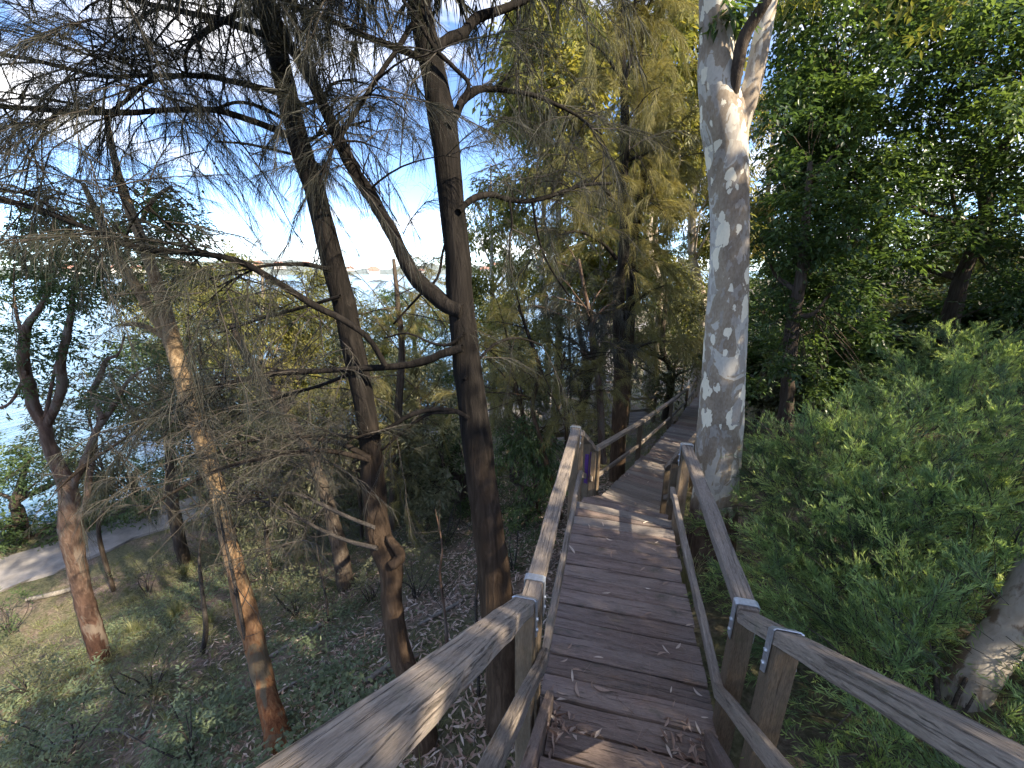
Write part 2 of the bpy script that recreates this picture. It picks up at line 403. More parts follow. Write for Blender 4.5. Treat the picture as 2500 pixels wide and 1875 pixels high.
# ------------------------------------------------------------------ terrain
def vnoise(x, y):
    return (np.sin(x * 1.3 + 1.7 * np.sin(y * .7 + 1)) * np.sin(y * 1.1 + 1.3 * np.sin(x * .9 + 2)) +
            .5 * np.sin(x * 3.1 + y * 1.7 + 2 * np.sin(y * 1.9)) * np.sin(y * 2.7 - x * .8 + 1)) / 1.5
def ground_z(x, y, rough=True):
    x = np.asarray(x, float); y = np.asarray(y, float)
    xs = np.where(x > 12, 12 + (x - 12) * .45, x)
    q = -1.0 + .27 * (xs + .1) - .28 * (y - 2.35)
    q = np.where(y > 22, q + .20 * (y - 22) * np.clip((x - 4) / 8, 0, 1), q)
    q = np.where(y < 1, q - .10 * (1 - y), q)
    # keep the walkway clear of the slope
    best = np.full(np.shape(q), 9.); bz = np.zeros(np.shape(q))
    for i in range(len(WAX) - 1):
        a, b = WAX[i], WAX[i + 1]; d = b - a; t = np.clip(((x - a[0]) * d[0] + (y - a[1]) * d[1]) / (d @ d), 0, 1)
        ds = np.hypot(x - a[0] - d[0] * t, y - a[1] - d[1] * t); zz = WAZ[i] + (WAZ[i + 1] - WAZ[i]) * t
        bz = np.where(ds < best, zz, bz); best = np.minimum(best, ds)
    w = np.clip((2.6 - best) / 1.7, 0, 1); w = w * w * (3 - 2 * w)
    q = q + (np.minimum(q, bz) - q) * w
    if rough: q = q + .10 * vnoise(x * .8, y * .8) + .035 * vnoise(x * 2.7 + 5, y * 2.7) + .012 * vnoise(x * 9, y * 9)
    over = (-4.6 - q) / .39
    bench = np.where(over > 6.2, -4.6 - np.clip((over - 6.2) / .5, 0, 1) * 3.5, -4.6)
    return np.where(over > 0, bench, q)
def axis(lo, hi, fine_lo, fine_hi, f, gr=1.12):
    v = list(np.arange(fine_lo, fine_hi, f)); s = f
    while v[-1] < hi: s *= gr; v.append(v[-1] + s)
    s = f
    while v[0] > lo: s *= gr; v.insert(0, v[0] - s)
    return np.array(v)
gx = axis(-260, 420, -8, 6, .125); gy = axis(-60, 420, -1, 12, .125)
GX, GY = np.meshgrid(gx, gy); GZ = ground_z(GX, GY)
nx, ny = len(gx), len(gy)
ii = (np.arange(ny - 1)[:, None] * nx + np.arange(nx - 1)[None]).ravel()
Q = np.stack([ii, ii + 1, ii + nx + 1, ii + nx], 1)
def soil():
    m, t, b = nt('forest_soil')
    a = noise(t, mapped(t, (1.1,) * 3), 1, 7, .65); d = noise(t, mapped(t, (22,) * 3), 1, 8, .7)
    litter = ramp(t, d, [(.3, (.075, .052, .043)), (.5, (.19, .14, .118)), (.68, (.33, .255, .22))])
    green = ramp(t, d, [(.3, (.045, .048, .027)), (.55, (.11, .118, .062)), (.75, (.19, .19, .11))])
    c = mixc(t, ramp(t, a, [(.38, (0, 0, 0)), (.54, (.85, .85, .85))]), litter, green)
    t.links.new(c, b.inputs['Base Color']); b.inputs['Roughness'].default_value = .95; b.inputs['Specular IOR Level'].default_value = .1
    bump(t, b, d, 1.0, .03); return m
M_soil = soil()
g = link('ground', mesh_np('ground', np.stack([GX.ravel(), GY.ravel(), GZ.ravel()], 1), Q, M_soil, smooth=True)); g['kind'] = 'structure'

def water_mat():
    m, t, b = nt('bay_water')
    b.inputs['Base Color'].default_value = (.075, .15, .21, 1); b.inputs['Roughness'].default_value = .14
    n1 = noise(t, mapped(t, (.55, .16, .3)), 1, 5, .6, .6); n2 = noise(t, mapped(t, (2.4, .9, 1)), 1, 4, .6)
    h = mixc(t, .3, n1, n2); bump(t, b, h, .8, .35); return m
me = bpy.data.meshes.new('water'); me.from_pydata([(-9000, -3000, -5.6), (9000, -3000, -5.6), (9000, 12000, -5.6), (-9000, 12000, -5.6)], [], [(0, 1, 2, 3)])
me.materials.append(water_mat()); o = link('water', me); o['kind'] = 'structure'

# foreshore path: a slab on the bench between slope and water
sd = np.array([.28, .27]) / math.hypot(.28, .27); nd = np.array([-sd[1], sd[0]])
b0 = None
V = []; Fq = []
for i, u in enumerate(np.linspace(-30, 60, 200)):
    lo, hi = -60., 60.
    for _ in range(40):
        mid = (lo + hi) / 2; p = np.array([-10., 8.]) + sd * u + nd * mid
        if ground_z(p[0], p[1], False) <= -4.6: hi = mid
        else: lo = mid
    wv = .25 * math.sin(u * .21)
    for off, z in ((2.7, -4.75), (2.7, -4.54), (4.3, -4.54), (4.3, -4.75)):
        p = np.array([-10., 8.]) + sd * u + nd * (hi + off + wv + (.22 * math.sin(u * 1.7) * math.sin(u * .63 + 1) + random.uniform(-.1, .1)) * (1 if off < 3 else .5)); V.append((p[0], p[1], z))
    if i:
        a = (i - 1) * 4
        for q in range(3): Fq.append((a + q, a + q + 1, a + q + 5, a + q + 4))
me = bpy.data.meshes.new('footpath'); me.from_pydata(V, [], Fq); me.materials.append(M_path); me.update()
o = link('footpath', me); o['kind'] = 'structure'

# far shore: low wooded hills and red roofed houses
def far_hills():
    az = np.linspace(R(-62), R(22), 240); rows = []
    for k, (d, hh) in enumerate(((900, 0), (960, .35), (1050, .8), (1200, 1.0), (1500, .9))):
        z = -7 + hh * (26 + 9 * np.sin(az * 9 + 1) + 6 * np.sin(az * 23) + 2.2 * np.sin(az * 90) + 1.3 * np.sin(az * 170 + k))
        rows.append(np.stack([np.sin(az) * d, np.cos(az) * d, z], 1))
    V = np.concatenate(rows); n = len(az); i = (np.arange(4)[:, None] * n + np.arange(n - 1)[None]).ravel()
    return V, np.stack([i, i + n, i + n + 1, i + 1], 1)
V, Qh = far_hills()
M_hill = plain('hazed_wooded_hill', (.17, .20, .19), .95, 0, .35, .06)  # haze painted into the colour: paler and bluer
o = link('hills', mesh_np('hills', V, Qh[:, ::-1], M_hill, smooth=True)); o['kind'] = 'structure'
def house_meshes():
    wv = [(-6, -5, 0), (6, -5, 0), (6, 5, 0), (-6, 5, 0), (-6, -5, 6), (6, -5, 6), (6, 5, 6), (-6, 5, 6)]
    wf = [(0, 1, 5, 4), (1, 2, 6, 5), (2, 3, 7, 6), (3, 0, 4, 7)]
    rv = [(-7, -6, 6), (7, -6, 6), (7, 6, 6), (-7, 6, 6), (-3, 0, 10), (3, 0, 10)]
    rf = [(0, 1, 5, 4), (1, 2, 5), (2, 3, 4, 5), (3, 0, 4), (3, 2, 1, 0)]
    a = bpy.data.meshes.new('wall'); a.from_pydata(wv, [], wf); a.materials.append(M_wall)
    b = bpy.data.meshes.new('roof'); b.from_pydata(rv, [], rf); b.materials.append(M_roof)
    return a, b
hw, hr = house_meshes()
for i in range(26):
    az = R(random.uniform(-47, 9)); d = random.choice((930, 965, 1005))
    z = -7 + {930: .18, 965: .38, 1005: .6}[d] * (26 + 9 * math.sin(az * 9 + 1) + 6 * math.sin(az * 23)) - 1
    h = thing('far_house', (math.sin(az) * d, math.cos(az) * d, z), 'tiny pale house with red roof on the far shore across the water', 'house', 'houses on the far shore')
    sc_ = random.uniform(.9, 1.6); Mh = Matrix.Translation(h.location) @ Matrix.Rotation(-az + random.uniform(-.5, .5), 4, 'Z') @ Matrix.Diagonal((sc_ * 1.3, sc_, sc_, 1))
    h.matrix_basis = Matrix.Translation(h.location)
    link('wall', hw, h, Mh); link('roof', hr, h, Mh)

# ------------------------------------------------------------------ the boardwalk
def root_at(name, p, label, cat, group=None):
    r = thing(name, tuple(p), label, cat, group); r.matrix_basis = Matrix.Translation(Vector(p)); return r
BW = .138
board_vars = {}
def board_obj(name, pa, pb, w, h, mat, parent, var):
    """deck board from left end pa to right end pb (top face); meshes shared among boards of one length class"""
    key = (mat.name, var, round(w, 3), h)
    if key not in board_vars: board_vars[key] = beam_mesh(name, 1.0, w, h, mat, n=3, ch=.009, warp=.003, seed=var * 7 + 1)
    M, L = frame(pa, pb)
    return link(name, board_vars[key], parent, M @ Matrix.Diagonal((L, 1, 1, 1)))

# upper stairs
RISE, GO, S0 = .19, .26, 1.54
st_ = root_at('upper_staircase', wk(1.0, .2, 0), 'flight of dark timber steps in the foreground leading down to the landing', 'stairs')
for k in range(1, 9):
    s1 = S0 - GO * (k - 1); z = RISE * k
    for j, (off, w) in enumerate(((.068, .132), (.206, .132))):
        s = s1 - off + .012
        j1, j2 = random.uniform(-.004, .004), random.uniform(-.004, .004)
        board_obj('tread', wk(s + j1, TL + .075, z), wk(s + j2, TR - .075, z), w, .045, M_deck, st_, (k * 2 + j) % 5)
for t in (TL + .045, TR - .045):
    p0, p1 = wk(1.83, t, .06), wk(-.75, t, .06 + 2.58 * .735)
    beam('stringer', p0, p1, .05, .27, M_deck, st_, n=10)
# landing
ld = root_at('landing_deck', wk(2.8, .2, 0), 'timber landing of dark weathered boards between the upper and lower steps', 'deck')
s = S0 + BW / 2 + .006; i = 0
while s < 3.80:
    ja, jb = random.uniform(-.004, .004), random.uniform(-.004, .004)
    dl, dr = random.uniform(-.015, .012), random.uniform(-.012, .02); dz = random.uniform(-.003, .003)
    mat = M_deck2 if i == 14 else M_deck
    board_obj('deck_board', wk(s + ja, TL - .02 + dl, dz), wk(s + jb, TR + dr, dz + random.uniform(-.002, .002)), BW, .042, mat, ld, i % 5)
    s += BW + random.uniform(.008, .014); i += 1
# wedge boards and the mitred nosing board at the far end
def slab(name, pts, h, mat, parent):
    """flat timber with a polygon outline; local X runs along its first edge so the grain follows it"""
    M, L = frame(pts[0], pts[1]); Mi = M.inverted()
    lp = [Mi @ Vector(p) for p in pts]; n = len(lp)
    V = [tuple(p) for p in lp] + [(p[0], p[1], p[2] - h) for p in lp]
    Fc = [tuple(range(n)), tuple(reversed(range(n, 2 * n)))] + [(a, a + n, (a + 1) % n + n, (a + 1) % n) for a in range(n)]
    me = bpy.data.meshes.new(name); me.from_pydata(V, [], [tuple(reversed(f)) for f in Fc]); me.materials.append(mat); me.update()
    return link(name, me, parent, M)
sE = s - BW / 2
slab('deck_board', [wk(sE, TL - .01), wk(sE, TR + .01), wk(sE + .012, TR + .01), wk(sE + .135, TL - .01)], .042, M_deck, ld)
slab('deck_board', [wk(sE + .142, TL - .02, .004), wk(sE + .02, TR + .02, .004), wk(sE + .135, TR + .03, .004), wk(sE + .26, TL - .02, .004)], .042, M_deck2, ld)
for t in (TL + .03, .22, TR - .03):
    beam('bearer', wk(S0 - .05, t, -.05), wk(sE + .12, t, -.05), .05, .15, M_post, ld, n=3)
for s_, t in ((1.62, TL + .1), (1.62, TR - .1), (3.7, TL + .1), (3.7, TR - .1)):
    p = wk(s_, t, -.2); beam('support_post', p, (p[0], p[1], float(ground_z(p[0], p[1])) - .25), .1, .1, M_post, ld, up=(SH, CH, 0), n=2)

PW = .09
def post(parent, p, ztop, zbot, mat=M_post, w=PW, head=HD, lean=(0, 0)):
    up = (math.sin(head), math.cos(head), 0)
    top = (p[0] + lean[0], p[1] + lean[1], ztop); bot = (p[0], p[1], zbot)
    M, L = frame(bot, top, up)
    me = beam_mesh('post', L, w, w, mat, n=4, seed=random.randrange(10**6), warp=.0014)
    return link('post', me, parent, M @ Matrix.Translation((0, 0, w / 2)))
def bracket(parent, p, axis_dir, side, rw, rh, post_top_drop=.16):
    """galvanised strap over a rail: p = top centre of the rail; side = unit vector to the outer side"""
    ax = Vector(axis_dir).normalized(); sd_ = Vector(side).normalized(); up = sd_.cross(ax).normalized()
    if up.z < 0: up = -up
    e, th, bw = .003, .005, .045; hw_ = rw / 2
    prof = [(-hw_ - e, -rh - post_top_drop), (-hw_ - e, -.004), (-hw_ + .006, e), (hw_ - .006, e), (hw_ + e, -.004), (hw_ + e, -rh - post_top_drop)]
    V = []
    P0 = Vector(p)
    vert = Vector((0, 0, 1))
    for dlt in (0, th):
        for k, (a, b) in enumerate(prof):
            sgn = -1 if a < 0 else 1
            aa = a + sgn * dlt if abs(a) > hw_ - .004 else a; bb = b + (dlt if b > -.01 else 0)
            u = up if b > -.05 else vert
            for w_ in (-bw / 2, bw / 2): V.append(tuple(P0 + sd_ * aa + u * bb + ax * w_))
    n = len(prof) * 2; Fc = []
    for k in range(len(prof) - 1):
        a = 2 * k
        Fc += [(a, a + 1, a + 3, a + 2), (n + a, n + a + 2, n + a + 3, n + a + 1), (a, a + 2, n + a + 2, n + a), (a + 1, n + a + 1, n + a + 3, a + 3)]
    Fc += [(0, n, n + 1, 1), (n - 2, n - 1, 2 * n - 1, 2 * n - 2)]
    me = bpy.data.meshes.new('bracket'); me.from_pydata(V, [], Fc); me.materials.append(M_steel); me.update()
    b = link('bracket', me, parent)
    for sg in (-1, 1):
        for dz in (.05, .115):
            c = P0 + sd_ * (sg * (hw_ + e + th)) - vert * (rh + dz)
            path = [(*(c), .011), (*(c + sd_ * sg * .007), .010), (*(c + sd_ * sg * .0085), .004)]
            Vb, Qb = tube(path, 8, 0); link('bolt', quads_mesh('bolt', Vb, Qb, M_steel), b)
    return b

RW, RH = .095, .062
tl, tr = TL - .055, TR + .045
slope = .735
def lean_rail(name, s0, z0, s1, z1, t, w, h, mat, parent, n=10, t1=None):
    return beam(name, wk(s0, t, z0), wk(s1, t if t1 is None else t1, z1), w, h, mat, parent, n=n, warp=.0022)
# left railing
lr = root_at('timber_railing', wk(1.7, tl, -.6), 'weathered timber railing on the left of the upper steps and landing', 'railing')
lean_rail('top_rail', 1.62, .895, 4.06, .905, tl, RW, RH, M_rail, lr)
lean_rail('top_rail', 1.66, .885, -.55, .885 + 2.21 * slope, tl - .012, RW + .012, RH, M_rail, lr, 16)
lean_rail('mid_rail', 1.74, .44, 4.02, .40, tl + .066, .042, .075, M_rail, lr)
lean_rail('mid_rail', 1.79, .43, -.55, .43 + 2.34 * slope, tl + .070, .045, .075, M_rail, lr, 14)
for (s_, zt) in ((1.74, .83), (1.56, .90), (3.98, .84), (.35, 1.72)):
    p = wk(s_, tl); post(lr, p, zt, float(ground_z(p[0], p[1])) - .3)
axl = wk(1, 0) - wk(0, 0); axs = wk(-1, 0, slope); sdl = wk(0, -1)
bracket(lr, wk(1.78, tl, .897), axl, sdl, RW, RH)
bracket(lr, wk(1.58, tl - .012, .945), axs, sdl, RW + .012, RH)
bracket(lr, wk(4.0, tl, .906), axl, sdl, RW, RH)
# right railing
rr = root_at('timber_railing', wk(1.9, tr, -.5), 'weathered timber railing on the right of the upper steps and landing, with steel straps', 'railing')
lean_rail('top_rail', 1.86, .875, 3.86, .905, tr, RW, RH, M_rail, rr)
lean_rail('top_rail', 1.90, .83, -.45, .83 + 2.35 * .72, tr, RW, RH, M_rail, rr, 16)
lean_rail('mid_rail', 1.86, .345, 3.9, .40, tr - .066, .042, .075, M_rail, rr)
lean_rail('mid_rail', 1.88, .345, -.45, .345 + 2.33 * .74, tr - .068, .042, .075, M_rail, rr, 14)
for (s_, zt) in ((1.90, .80), (1.50, 1.07), (3.80, .84), (.2, 1.95)):
    p = wk(s_, tr); post(rr, p, zt, float(ground_z(p[0], p[1])) - .3)
sdr = wk(0, 1)
bracket(rr, wk(1.90, tr, .875), axl, sdr, RW, RH)
bracket(rr, wk(1.50, tr, .83 + .40 * .72), wk(-1, 0, .72), sdr, RW, RH)
bracket(rr, wk(3.82, tr, .906), axl, sdr, RW, RH)

# lower stairs
low_dir = np.array(LOW[1]) - np.array(LOW[0]); low_dir = low_dir / np.linalg.norm(low_dir)
low_n = np.array([low_dir[1], -low_dir[0]])
a0, a1 = wk(sE + .20, TL), wk(sE + .08, TR)
c0 = np.array([*LOW[0], LOWZ[0][0]]); c1 = c0 + np.array([*low_n, 0]) * 1.0
ls_ = root_at('lower_staircase', (a0 + c1) / 2 + [0, 0, -.8], 'steep timber steps dropping from the landing to the lower walkway, mostly hidden', 'stairs')
NS = 7
for k in range(1, NS):
    f0 = k / NS; z = LOWZ[0][0] * f0
    for off in (-.045, .045):
        f = f0 + off
        pl, pr = a0 * (1 - f) + c0 * f, a1 * (1 - f) + c1 * f
        board_obj('tread', (pl[0], pl[1], z), (pr[0], pr[1], z), .135, .042, M_deck, ls_, k % 5)
for (p, q) in ((a0, c0), (a1, c1)):
    beam('stringer', p + [0, 0, -.03], q + [0, 0, -.02], .05, .26, M_deck, ls_, n=4)
# lower walkway
lw = root_at('lower_boardwalk', (2.2, 6.5, -1.6), 'lower timber boardwalk winding away past the spotted gum, sun patches on its boards', 'boardwalk')
for seg in range(4):
    p0, p1 = np.array(LOW[seg]), np.array(LOW[seg + 1]); L = np.linalg.norm(p1 - p0); d = (p1 - p0) / L; nrm = np.array([d[1], -d[0]])
    z0, z1 = LOWZ[seg]; step = BW + .007; n = int(L / step)
    for k in range(n + (1 if seg < 3 else 0)):
        f = (k + .5) / n; c = p0 + d * L * f; z = z0 + (z1 - z0) * f + random.uniform(-.003, .003)
        ext = .10 if k == n else random.uniform(-.015, .02)
        q = c + nrm * (1.02 + random.uniform(-.02, .02)); c = c - nrm * ext
        j = d * random.uniform(-.004, .004)
        board_obj('deck_board', (c[0] + j[0], c[1] + j[1], z), (q[0], q[1], z), BW, .042, M_deck2 if random.random() < .75 else M_deck, lw, k % 5)
    for t in (.04, .96):
        a, b = p0 + nrm * t, p1 + nrm * t
        beam('bearer', (*a, z0 - .05), (*b, z1 - .05), .05, .16, M_post, lw, n=2)
def rail_run(name, pts, ztops, zbots, label, tmid=.55, group=None, brackets=(), sub=()):
    r = root_at(name, (pts[0][0], pts[0][1], zbots[0]), label, 'railing', group)
    for k, (p, zt, zb) in enumerate(zip(pts, ztops, zbots)):
        nxt = pts[min(k + 1, len(pts) - 1)]; prv = pts[max(k - 1, 0)]
        post(r, p, zt - .055, zb, head=math.atan2(nxt[0] - prv[0], nxt[1] - prv[1]))
    for k in range(len(pts) - 1):
        a, b = np.array([*pts[k], ztops[k]]), np.array([*pts[k + 1], ztops[k + 1]])
        e = (b - a) / np.linalg.norm(b - a) * .05
        beam('top_rail', a - e, b + e, RW, RH, M_rail, r, n=6)
        beam('mid_rail', a + [0, 0, -tmid] + np.array(sub if len(sub) else (0, 0, 0)), b + [0, 0, -tmid] + np.array(sub if len(sub) else (0, 0, 0)), .042, .075, M_rail, r, n=4)
    return r
def gz(p): return float(ground_z(p[0], p[1]))
# lower stairs left rail: three posts stepping down
f_ = lambda f: (a0 * (1 - f) + c0 * f)
pl = [f_(x)[:2] - np.array([.05, 0]) for x in (.12, .42, .74)]
sr = rail_run('timber_railing', pl, [.78, .40, -.03], [gz(p) - .3 for p in pl], 'short stepped railing of dark posts with purple paint beside the lower steps', .5)
# purple spray paint on the middle post, a thin coat on its faces
pm = pl[1]
for p_, zt in ((pl[1], .2),):
    beam('paint_mark', (p_[0], p_[1], zt - .42), (p_[0], p_[1], zt), PW + .004, PW + .004, M_purple, sr, up=(.55, .83, 0), n=3).matrix_basis @= Matrix.Translation((0, 0, (PW + .004) / 2))
g1 = lambda f: (a1 * (1 - f) + c1 * f)
pr_ = [g1(x)[:2] + np.array([.07, -.02]) for x in (.10, .52, .98)]
rail_run('timber_railing', pr_, [.80, .26, -.30], [gz(p) - .3 for p in pr_], 'timber railing dropping beside the lower steps next to the spotted gum', .5)
offl = np.array([-.045, .03])
lp = [np.array(p) + offl for p in LOW]
zt = [-.30, -.58, -1.02, -1.68, -1.85]
rail_run('timber_railing', lp, zt, [gz(p) - .3 for p in lp], 'mossy timber railing along the left side of the lower boardwalk', .52)
rp = [np.array(p) + low_n * 1.08 for p in LOW]
rail_run('timber_railing', rp, zt, [gz(p) - .3 for p in rp], 'timber railing on the right of the lower boardwalk behind the gum trunk', .52)

# lookout platform to the left of the lower walkway
lk = root_at('lookout_platform', (3.6, 13.5, -2.9), 'small timber lookout platform among shrubs left of the lower boardwalk', 'platform')
A, B = np.array([1.5, 12.6]), np.array([5.35, 13.4]); d = (B - A) / np.linalg.norm(B - A); nrm = np.array([-d[1], d[0]])
for k in range(17):
    c = A + nrm * (k * .145); q = B + nrm * (k * .145)
    board_obj('deck_board', (*c, -2.72), (*q, -2.72), BW, .045, M_deck2, lk, k % 5)
for o_ in (.02, 2.25):
    beam('bearer', (*(A + nrm * o_), -2.77), (*(B + nrm * o_), -2.77), .06, .18, M_post, lk, n=2)
for p in (A, B, A + nrm * 2.2, B + nrm * 2.2, (A + B) / 2):
    beam('support_post', (p[0], p[1], -2.95), (p[0], p[1], min(gz(p), -3.2) - .2), .1, .1, M_post, lk, up=(1, 0, 0), n=1)
pp = [A + d * x + nrm * .05 for x in (.05, 1.4, 2.6, 3.6)]
rail_run('timber_railing', pp, [-1.75] * 4, [-2.9] * 4, 'dark timber railing on the near side of the lookout platform', .42)
pp = [A + nrm * 2.2 + d * x for x in (.05, 1.9, 3.8)]
rail_run('timber_railing', pp, [-1.72] * 3, [-2.9] * 3, 'dark timber railing on the far side of the lookout platform', .42)
# far steps climbing beyond
fs = [np.array(p) for p in ((7.4, 18.3), (8.6, 19.5), (10.0, 20.8), (11.6, 22.2))]
rail_run('timber_railing', fs, [-1.70, -1.25, -.75, -.2], [gz(p) - .2 for p in fs], 'distant reddish railing climbing beside the far steps', .5)

# ------------------------------------------------------------------ trees
def px_path(pts, hw, Y0, Y1=None, n=None):
    """sketch-pixel centre line with half widths -> world path rows x y z r"""
    Y1 = Y0 if Y1 is None else Y1; N = len(pts); out = []
    hw = list(hw) if hasattr(hw, '__len__') else [hw]
    hwv = np.interp(np.linspace(0, 1, N), np.linspace(0, 1, len(hw)), hw)
    for i, (x, y) in enumerate(pts):
        p = at(x, y, Y0 + (Y1 - Y0) * i / max(N - 1, 1)); out.append([*p, px_r(hwv[i], p)])
    return smooth_path(np.array(out), n or max(6, N * 3))
def limb(name, path, mat, parent, sides=8, lump=.06):
    V, Qd = tube(path, sides, lump, seed=random.randrange(9999))
    return link(name, quads_mesh(name, V, Qd, mat), parent)

def oak_foliage(paths, per_m, start, mat_n, mat_t, parent, name='crown', nl=(.14, .30), nw=.0017, tw=(.25, .7), per_twig=95, up=.2, droop=1.0, drift=None):
    """fine twigs and drooping needle-like branchlets along the given limbs"""
    bag = Bag(); tw_bag = Bag()
    for path in paths:
        P = path[:, :3]; seg = np.linalg.norm(np.diff(P, axis=0), axis=1); d = np.r_[0, np.cumsum(seg)]; L = d[-1]
        n = max(2, int(per_m * L * (1 - start)))
        for q in RNG.uniform(start * L, L, n):
            i = min(np.searchsorted(d, q) - 1, len(P) - 2); i = max(i, 0); f = (q - d[i]) / max(seg[i], 1e-6)
            base = P[i] * (1 - f) + P[i + 1] * f; ax = unit(P[i + 1] - P[i])
            dr = unit(ax * RNG.uniform(.1, .8) + RNG.normal(size=3) * .7 + np.array([0, 0, up]) + (0 if drift is None else drift))
            l = RNG.uniform(*tw); m = 7; tt = np.linspace(0, 1, m)[:, None]
            curve = base + dr * l * tt + np.array([0, 0, -1]) * (l * .35 * RNG.uniform(.2, 1.2)) * tt ** 2 + RNG.normal(size=(m, 3)) * .012 * tt
            tr_ = np.c_[curve, np.linspace(.0042, .0014, m)]
            V, Qd = tube(tr_, 3, 0, cap=False)
            tw_bag.add(V, np.concatenate([Qd[:, [0, 1, 2]], Qd[:, [0, 2, 3]]]), np.full(len(V), .5))
            k = int(per_twig * l / .5 * RNG.uniform(.6, 1.4)); u = RNG.uniform(.12, 1, k) * (m - 1); i0 = np.minimum(u.astype(int), m - 2); ff = (u - i0)[:, None]
            pos = curve[i0] * (1 - ff) + curve[i0 + 1] * ff; td = unit(curve[i0 + 1] - curve[i0])
            D = unit(td * .9 + rdir(k) * .5 + np.array([0, 0, -.4]))
            bag.add(*needles(pos, D, RNG.uniform(nl[0], nl[1], k), np.full(k, nw) * RNG.uniform(.7, 1.3, k), np.full(k, droop) * RNG.uniform(.2, 1.3, k), np.clip(RNG.normal(RNG.uniform(.3, .7), .12, k), 0, 1)))
    c = link(name, bag.mesh(name, mat_n), parent)
    t = link('twigs', tw_bag.mesh('twigs', mat_t), parent); t['kind'] = 'stuff'; c['kind'] = 'stuff'
    return c
def sub_limbs(path, n, start, length, rad, droop=.2, seed=None):
    out = []; P = path[:, :3]; m = len(P)
    for k in range(n):
        i = int(RNG.uniform(start, 1) * (m - 2)); ax = unit(P[i + 1] - P[i])
        dr = unit(ax * RNG.uniform(.2, .9) + RNG.normal(size=3) * .75 + np.array([0, 0, .15]))
        l = RNG.uniform(.5, 1.2) * length; t = np.linspace(0, 1, 9)[:, None]; w = np.cumsum(RNG.normal(size=(9, 3)) * .05 * l / 3, axis=0)
        c = P[i] + dr * l * t + np.array([0, 0, -droop * l]) * t ** 2 + w * t
        out.append(np.c_[c, np.linspace(rad, rad * .25, 9)])
    return out

# --- she-oak A: the trunk just left of the walkway
YA = 2.38
tA = root_at('sheoak_tree', (at(1088, 1565, YA)), 'big dark she-oak closest to the landing, forked limb sweeping up left', 'tree', 'she-oaks on the slope')
A_pts = [(1092, 1600), (1086, 1450), (1078, 1350), (1068, 1250), (1055, 1150), (1042, 1050), (1030, 950), (1017, 850), (1005, 760), (1000, 700), (993, 640), (990, 560), (980, 480), (972, 400), (965, 330), (958, 270), (945, 200), (930, 130), (915, 60), (905, 0), (893, -90), (880, -230), (870, -420), (862, -700)]
A_hw = [48, 36, 35, 35, 34, 33, 32, 30, 30, 29, 29, 28, 28, 28, 28, 30, 27, 26, 25, 24, 22, 20, 18, 12]
A_path = px_path(A_pts, A_hw, YA, 2.75, 70)
limb('trunk', A_path, M_oakbark, tA, 16, .035)
A_br = {
 'a1': ([(998, 672), (965, 660), (935, 635), (890, 590), (850, 510), (805, 430), (765, 370), (740, 320), (705, 240), (680, 190), (640, 120), (610, 70), (585, 10), (560, -60), (530, -160)], [17, 17, 15, 13, 12, 11, 9], 2.45, 2.95),
 'a2': ([(1000, 752), (950, 766), (930, 776), (880, 788), (830, 793), (760, 797), (690, 802), (600, 806), (520, 822), (470, 836), (430, 850), (380, 880), (330, 910), (250, 960), (180, 1010), (120, 1060)], [9, 8, 7, 6, 4, 3, 2], 2.38, 2.75),
 'a3': ([(832, 790), (815, 758), (790, 725), (740, 690), (680, 660), (600, 610), (540, 575), (480, 555), (400, 545), (320, 540), (240, 515), (170, 485), (90, 455), (0, 428), (-90, 396), (-200, 350)], [6, 7, 7, 7, 7, 6, 6, 5], 2.44, 2.2),
 'a4': ([(990, 458), (1020, 430), (1060, 420), (1095, 430), (1140, 435), (1200, 420), (1260, 400), (1320, 396)], [8, 6, 5, 3], 2.5, 3.3),
 'a4b': ([(1100, 430), (1106, 480), (1100, 540), (1106, 600)], [3, 2], 2.66, 2.8),
 'a4c': ([(1150, 434), (1165, 520), (1190, 580), (1230, 640)], [3, 2], 2.8, 3.1),
 'a5': ([(966, 275), (985, 245), (1000, 215), (1030, 195), (1060, 192), (1100, 197), (1150, 205), (1200, 225), (1250, 252), (1300, 290)], [11, 9, 7, 5, 4, 2], 2.55, 3.4),
 'a5b': ([(1000, 215), (1012, 180), (985, 150), (970, 135), (945, 112), (930, 90), (900, 40), (870, 0)], [5, 5, 4], 2.6, 2.5),
 'a6': ([(935, 112), (968, 84), (1001, 73), (1027, 41), (1080, 22), (1132, 0), (1190, -30), (1280, -60)], [11, 11, 9, 8, 6], 2.6, 3.3),
 'a7': ([(935, 140), (889, 116), (856, 103), (773, 71), (699, 37), (613, 0), (540, -32), (430, -70)], [8, 6, 5, 4], 2.6, 2.7),
 'a8': ([(925, 20), (889, 56), (859, 105), (815, 168), (773, 235), (740, 291), (715, 330), (690, 400)], [6, 6, 5, 3, 2], 2.65, 2.2),
 'a9': ([(1012, 905), (985, 888), (931, 885), (883, 898), (851, 918), (815, 937), (780, 945), (700, 940), (620, 950)], [6, 5, 5, 4, 3, 2], 2.4, 2.5),
 'a10': ([(985, 890), (930, 893), (892, 915), (850, 950), (820, 975), (760, 1000)], [4, 3, 2], 2.4, 2.6),
 'a11': ([(1003, 820), (1040, 770), (1075, 740), (1120, 730), (1170, 745)], [4, 2], 2.4, 2.9),
 'a12': ([(985, 500), (960, 530), (945, 600), (905, 640), (850, 700)], [4, 3, 2], 2.5, 2.6),
 'a13': ([(1003, 720), (970, 745), (930, 740), (880, 720), (830, 730)], [4, 2], 2.4, 2.5),
}
A_paths = {k: px_path(p, h, y0, y1) for k, (p, h, y0, y1) in A_br.items()}
for k, p in A_paths.items(): limb('branch', p, M_oakbark, tA, 7, .09)
extra = []
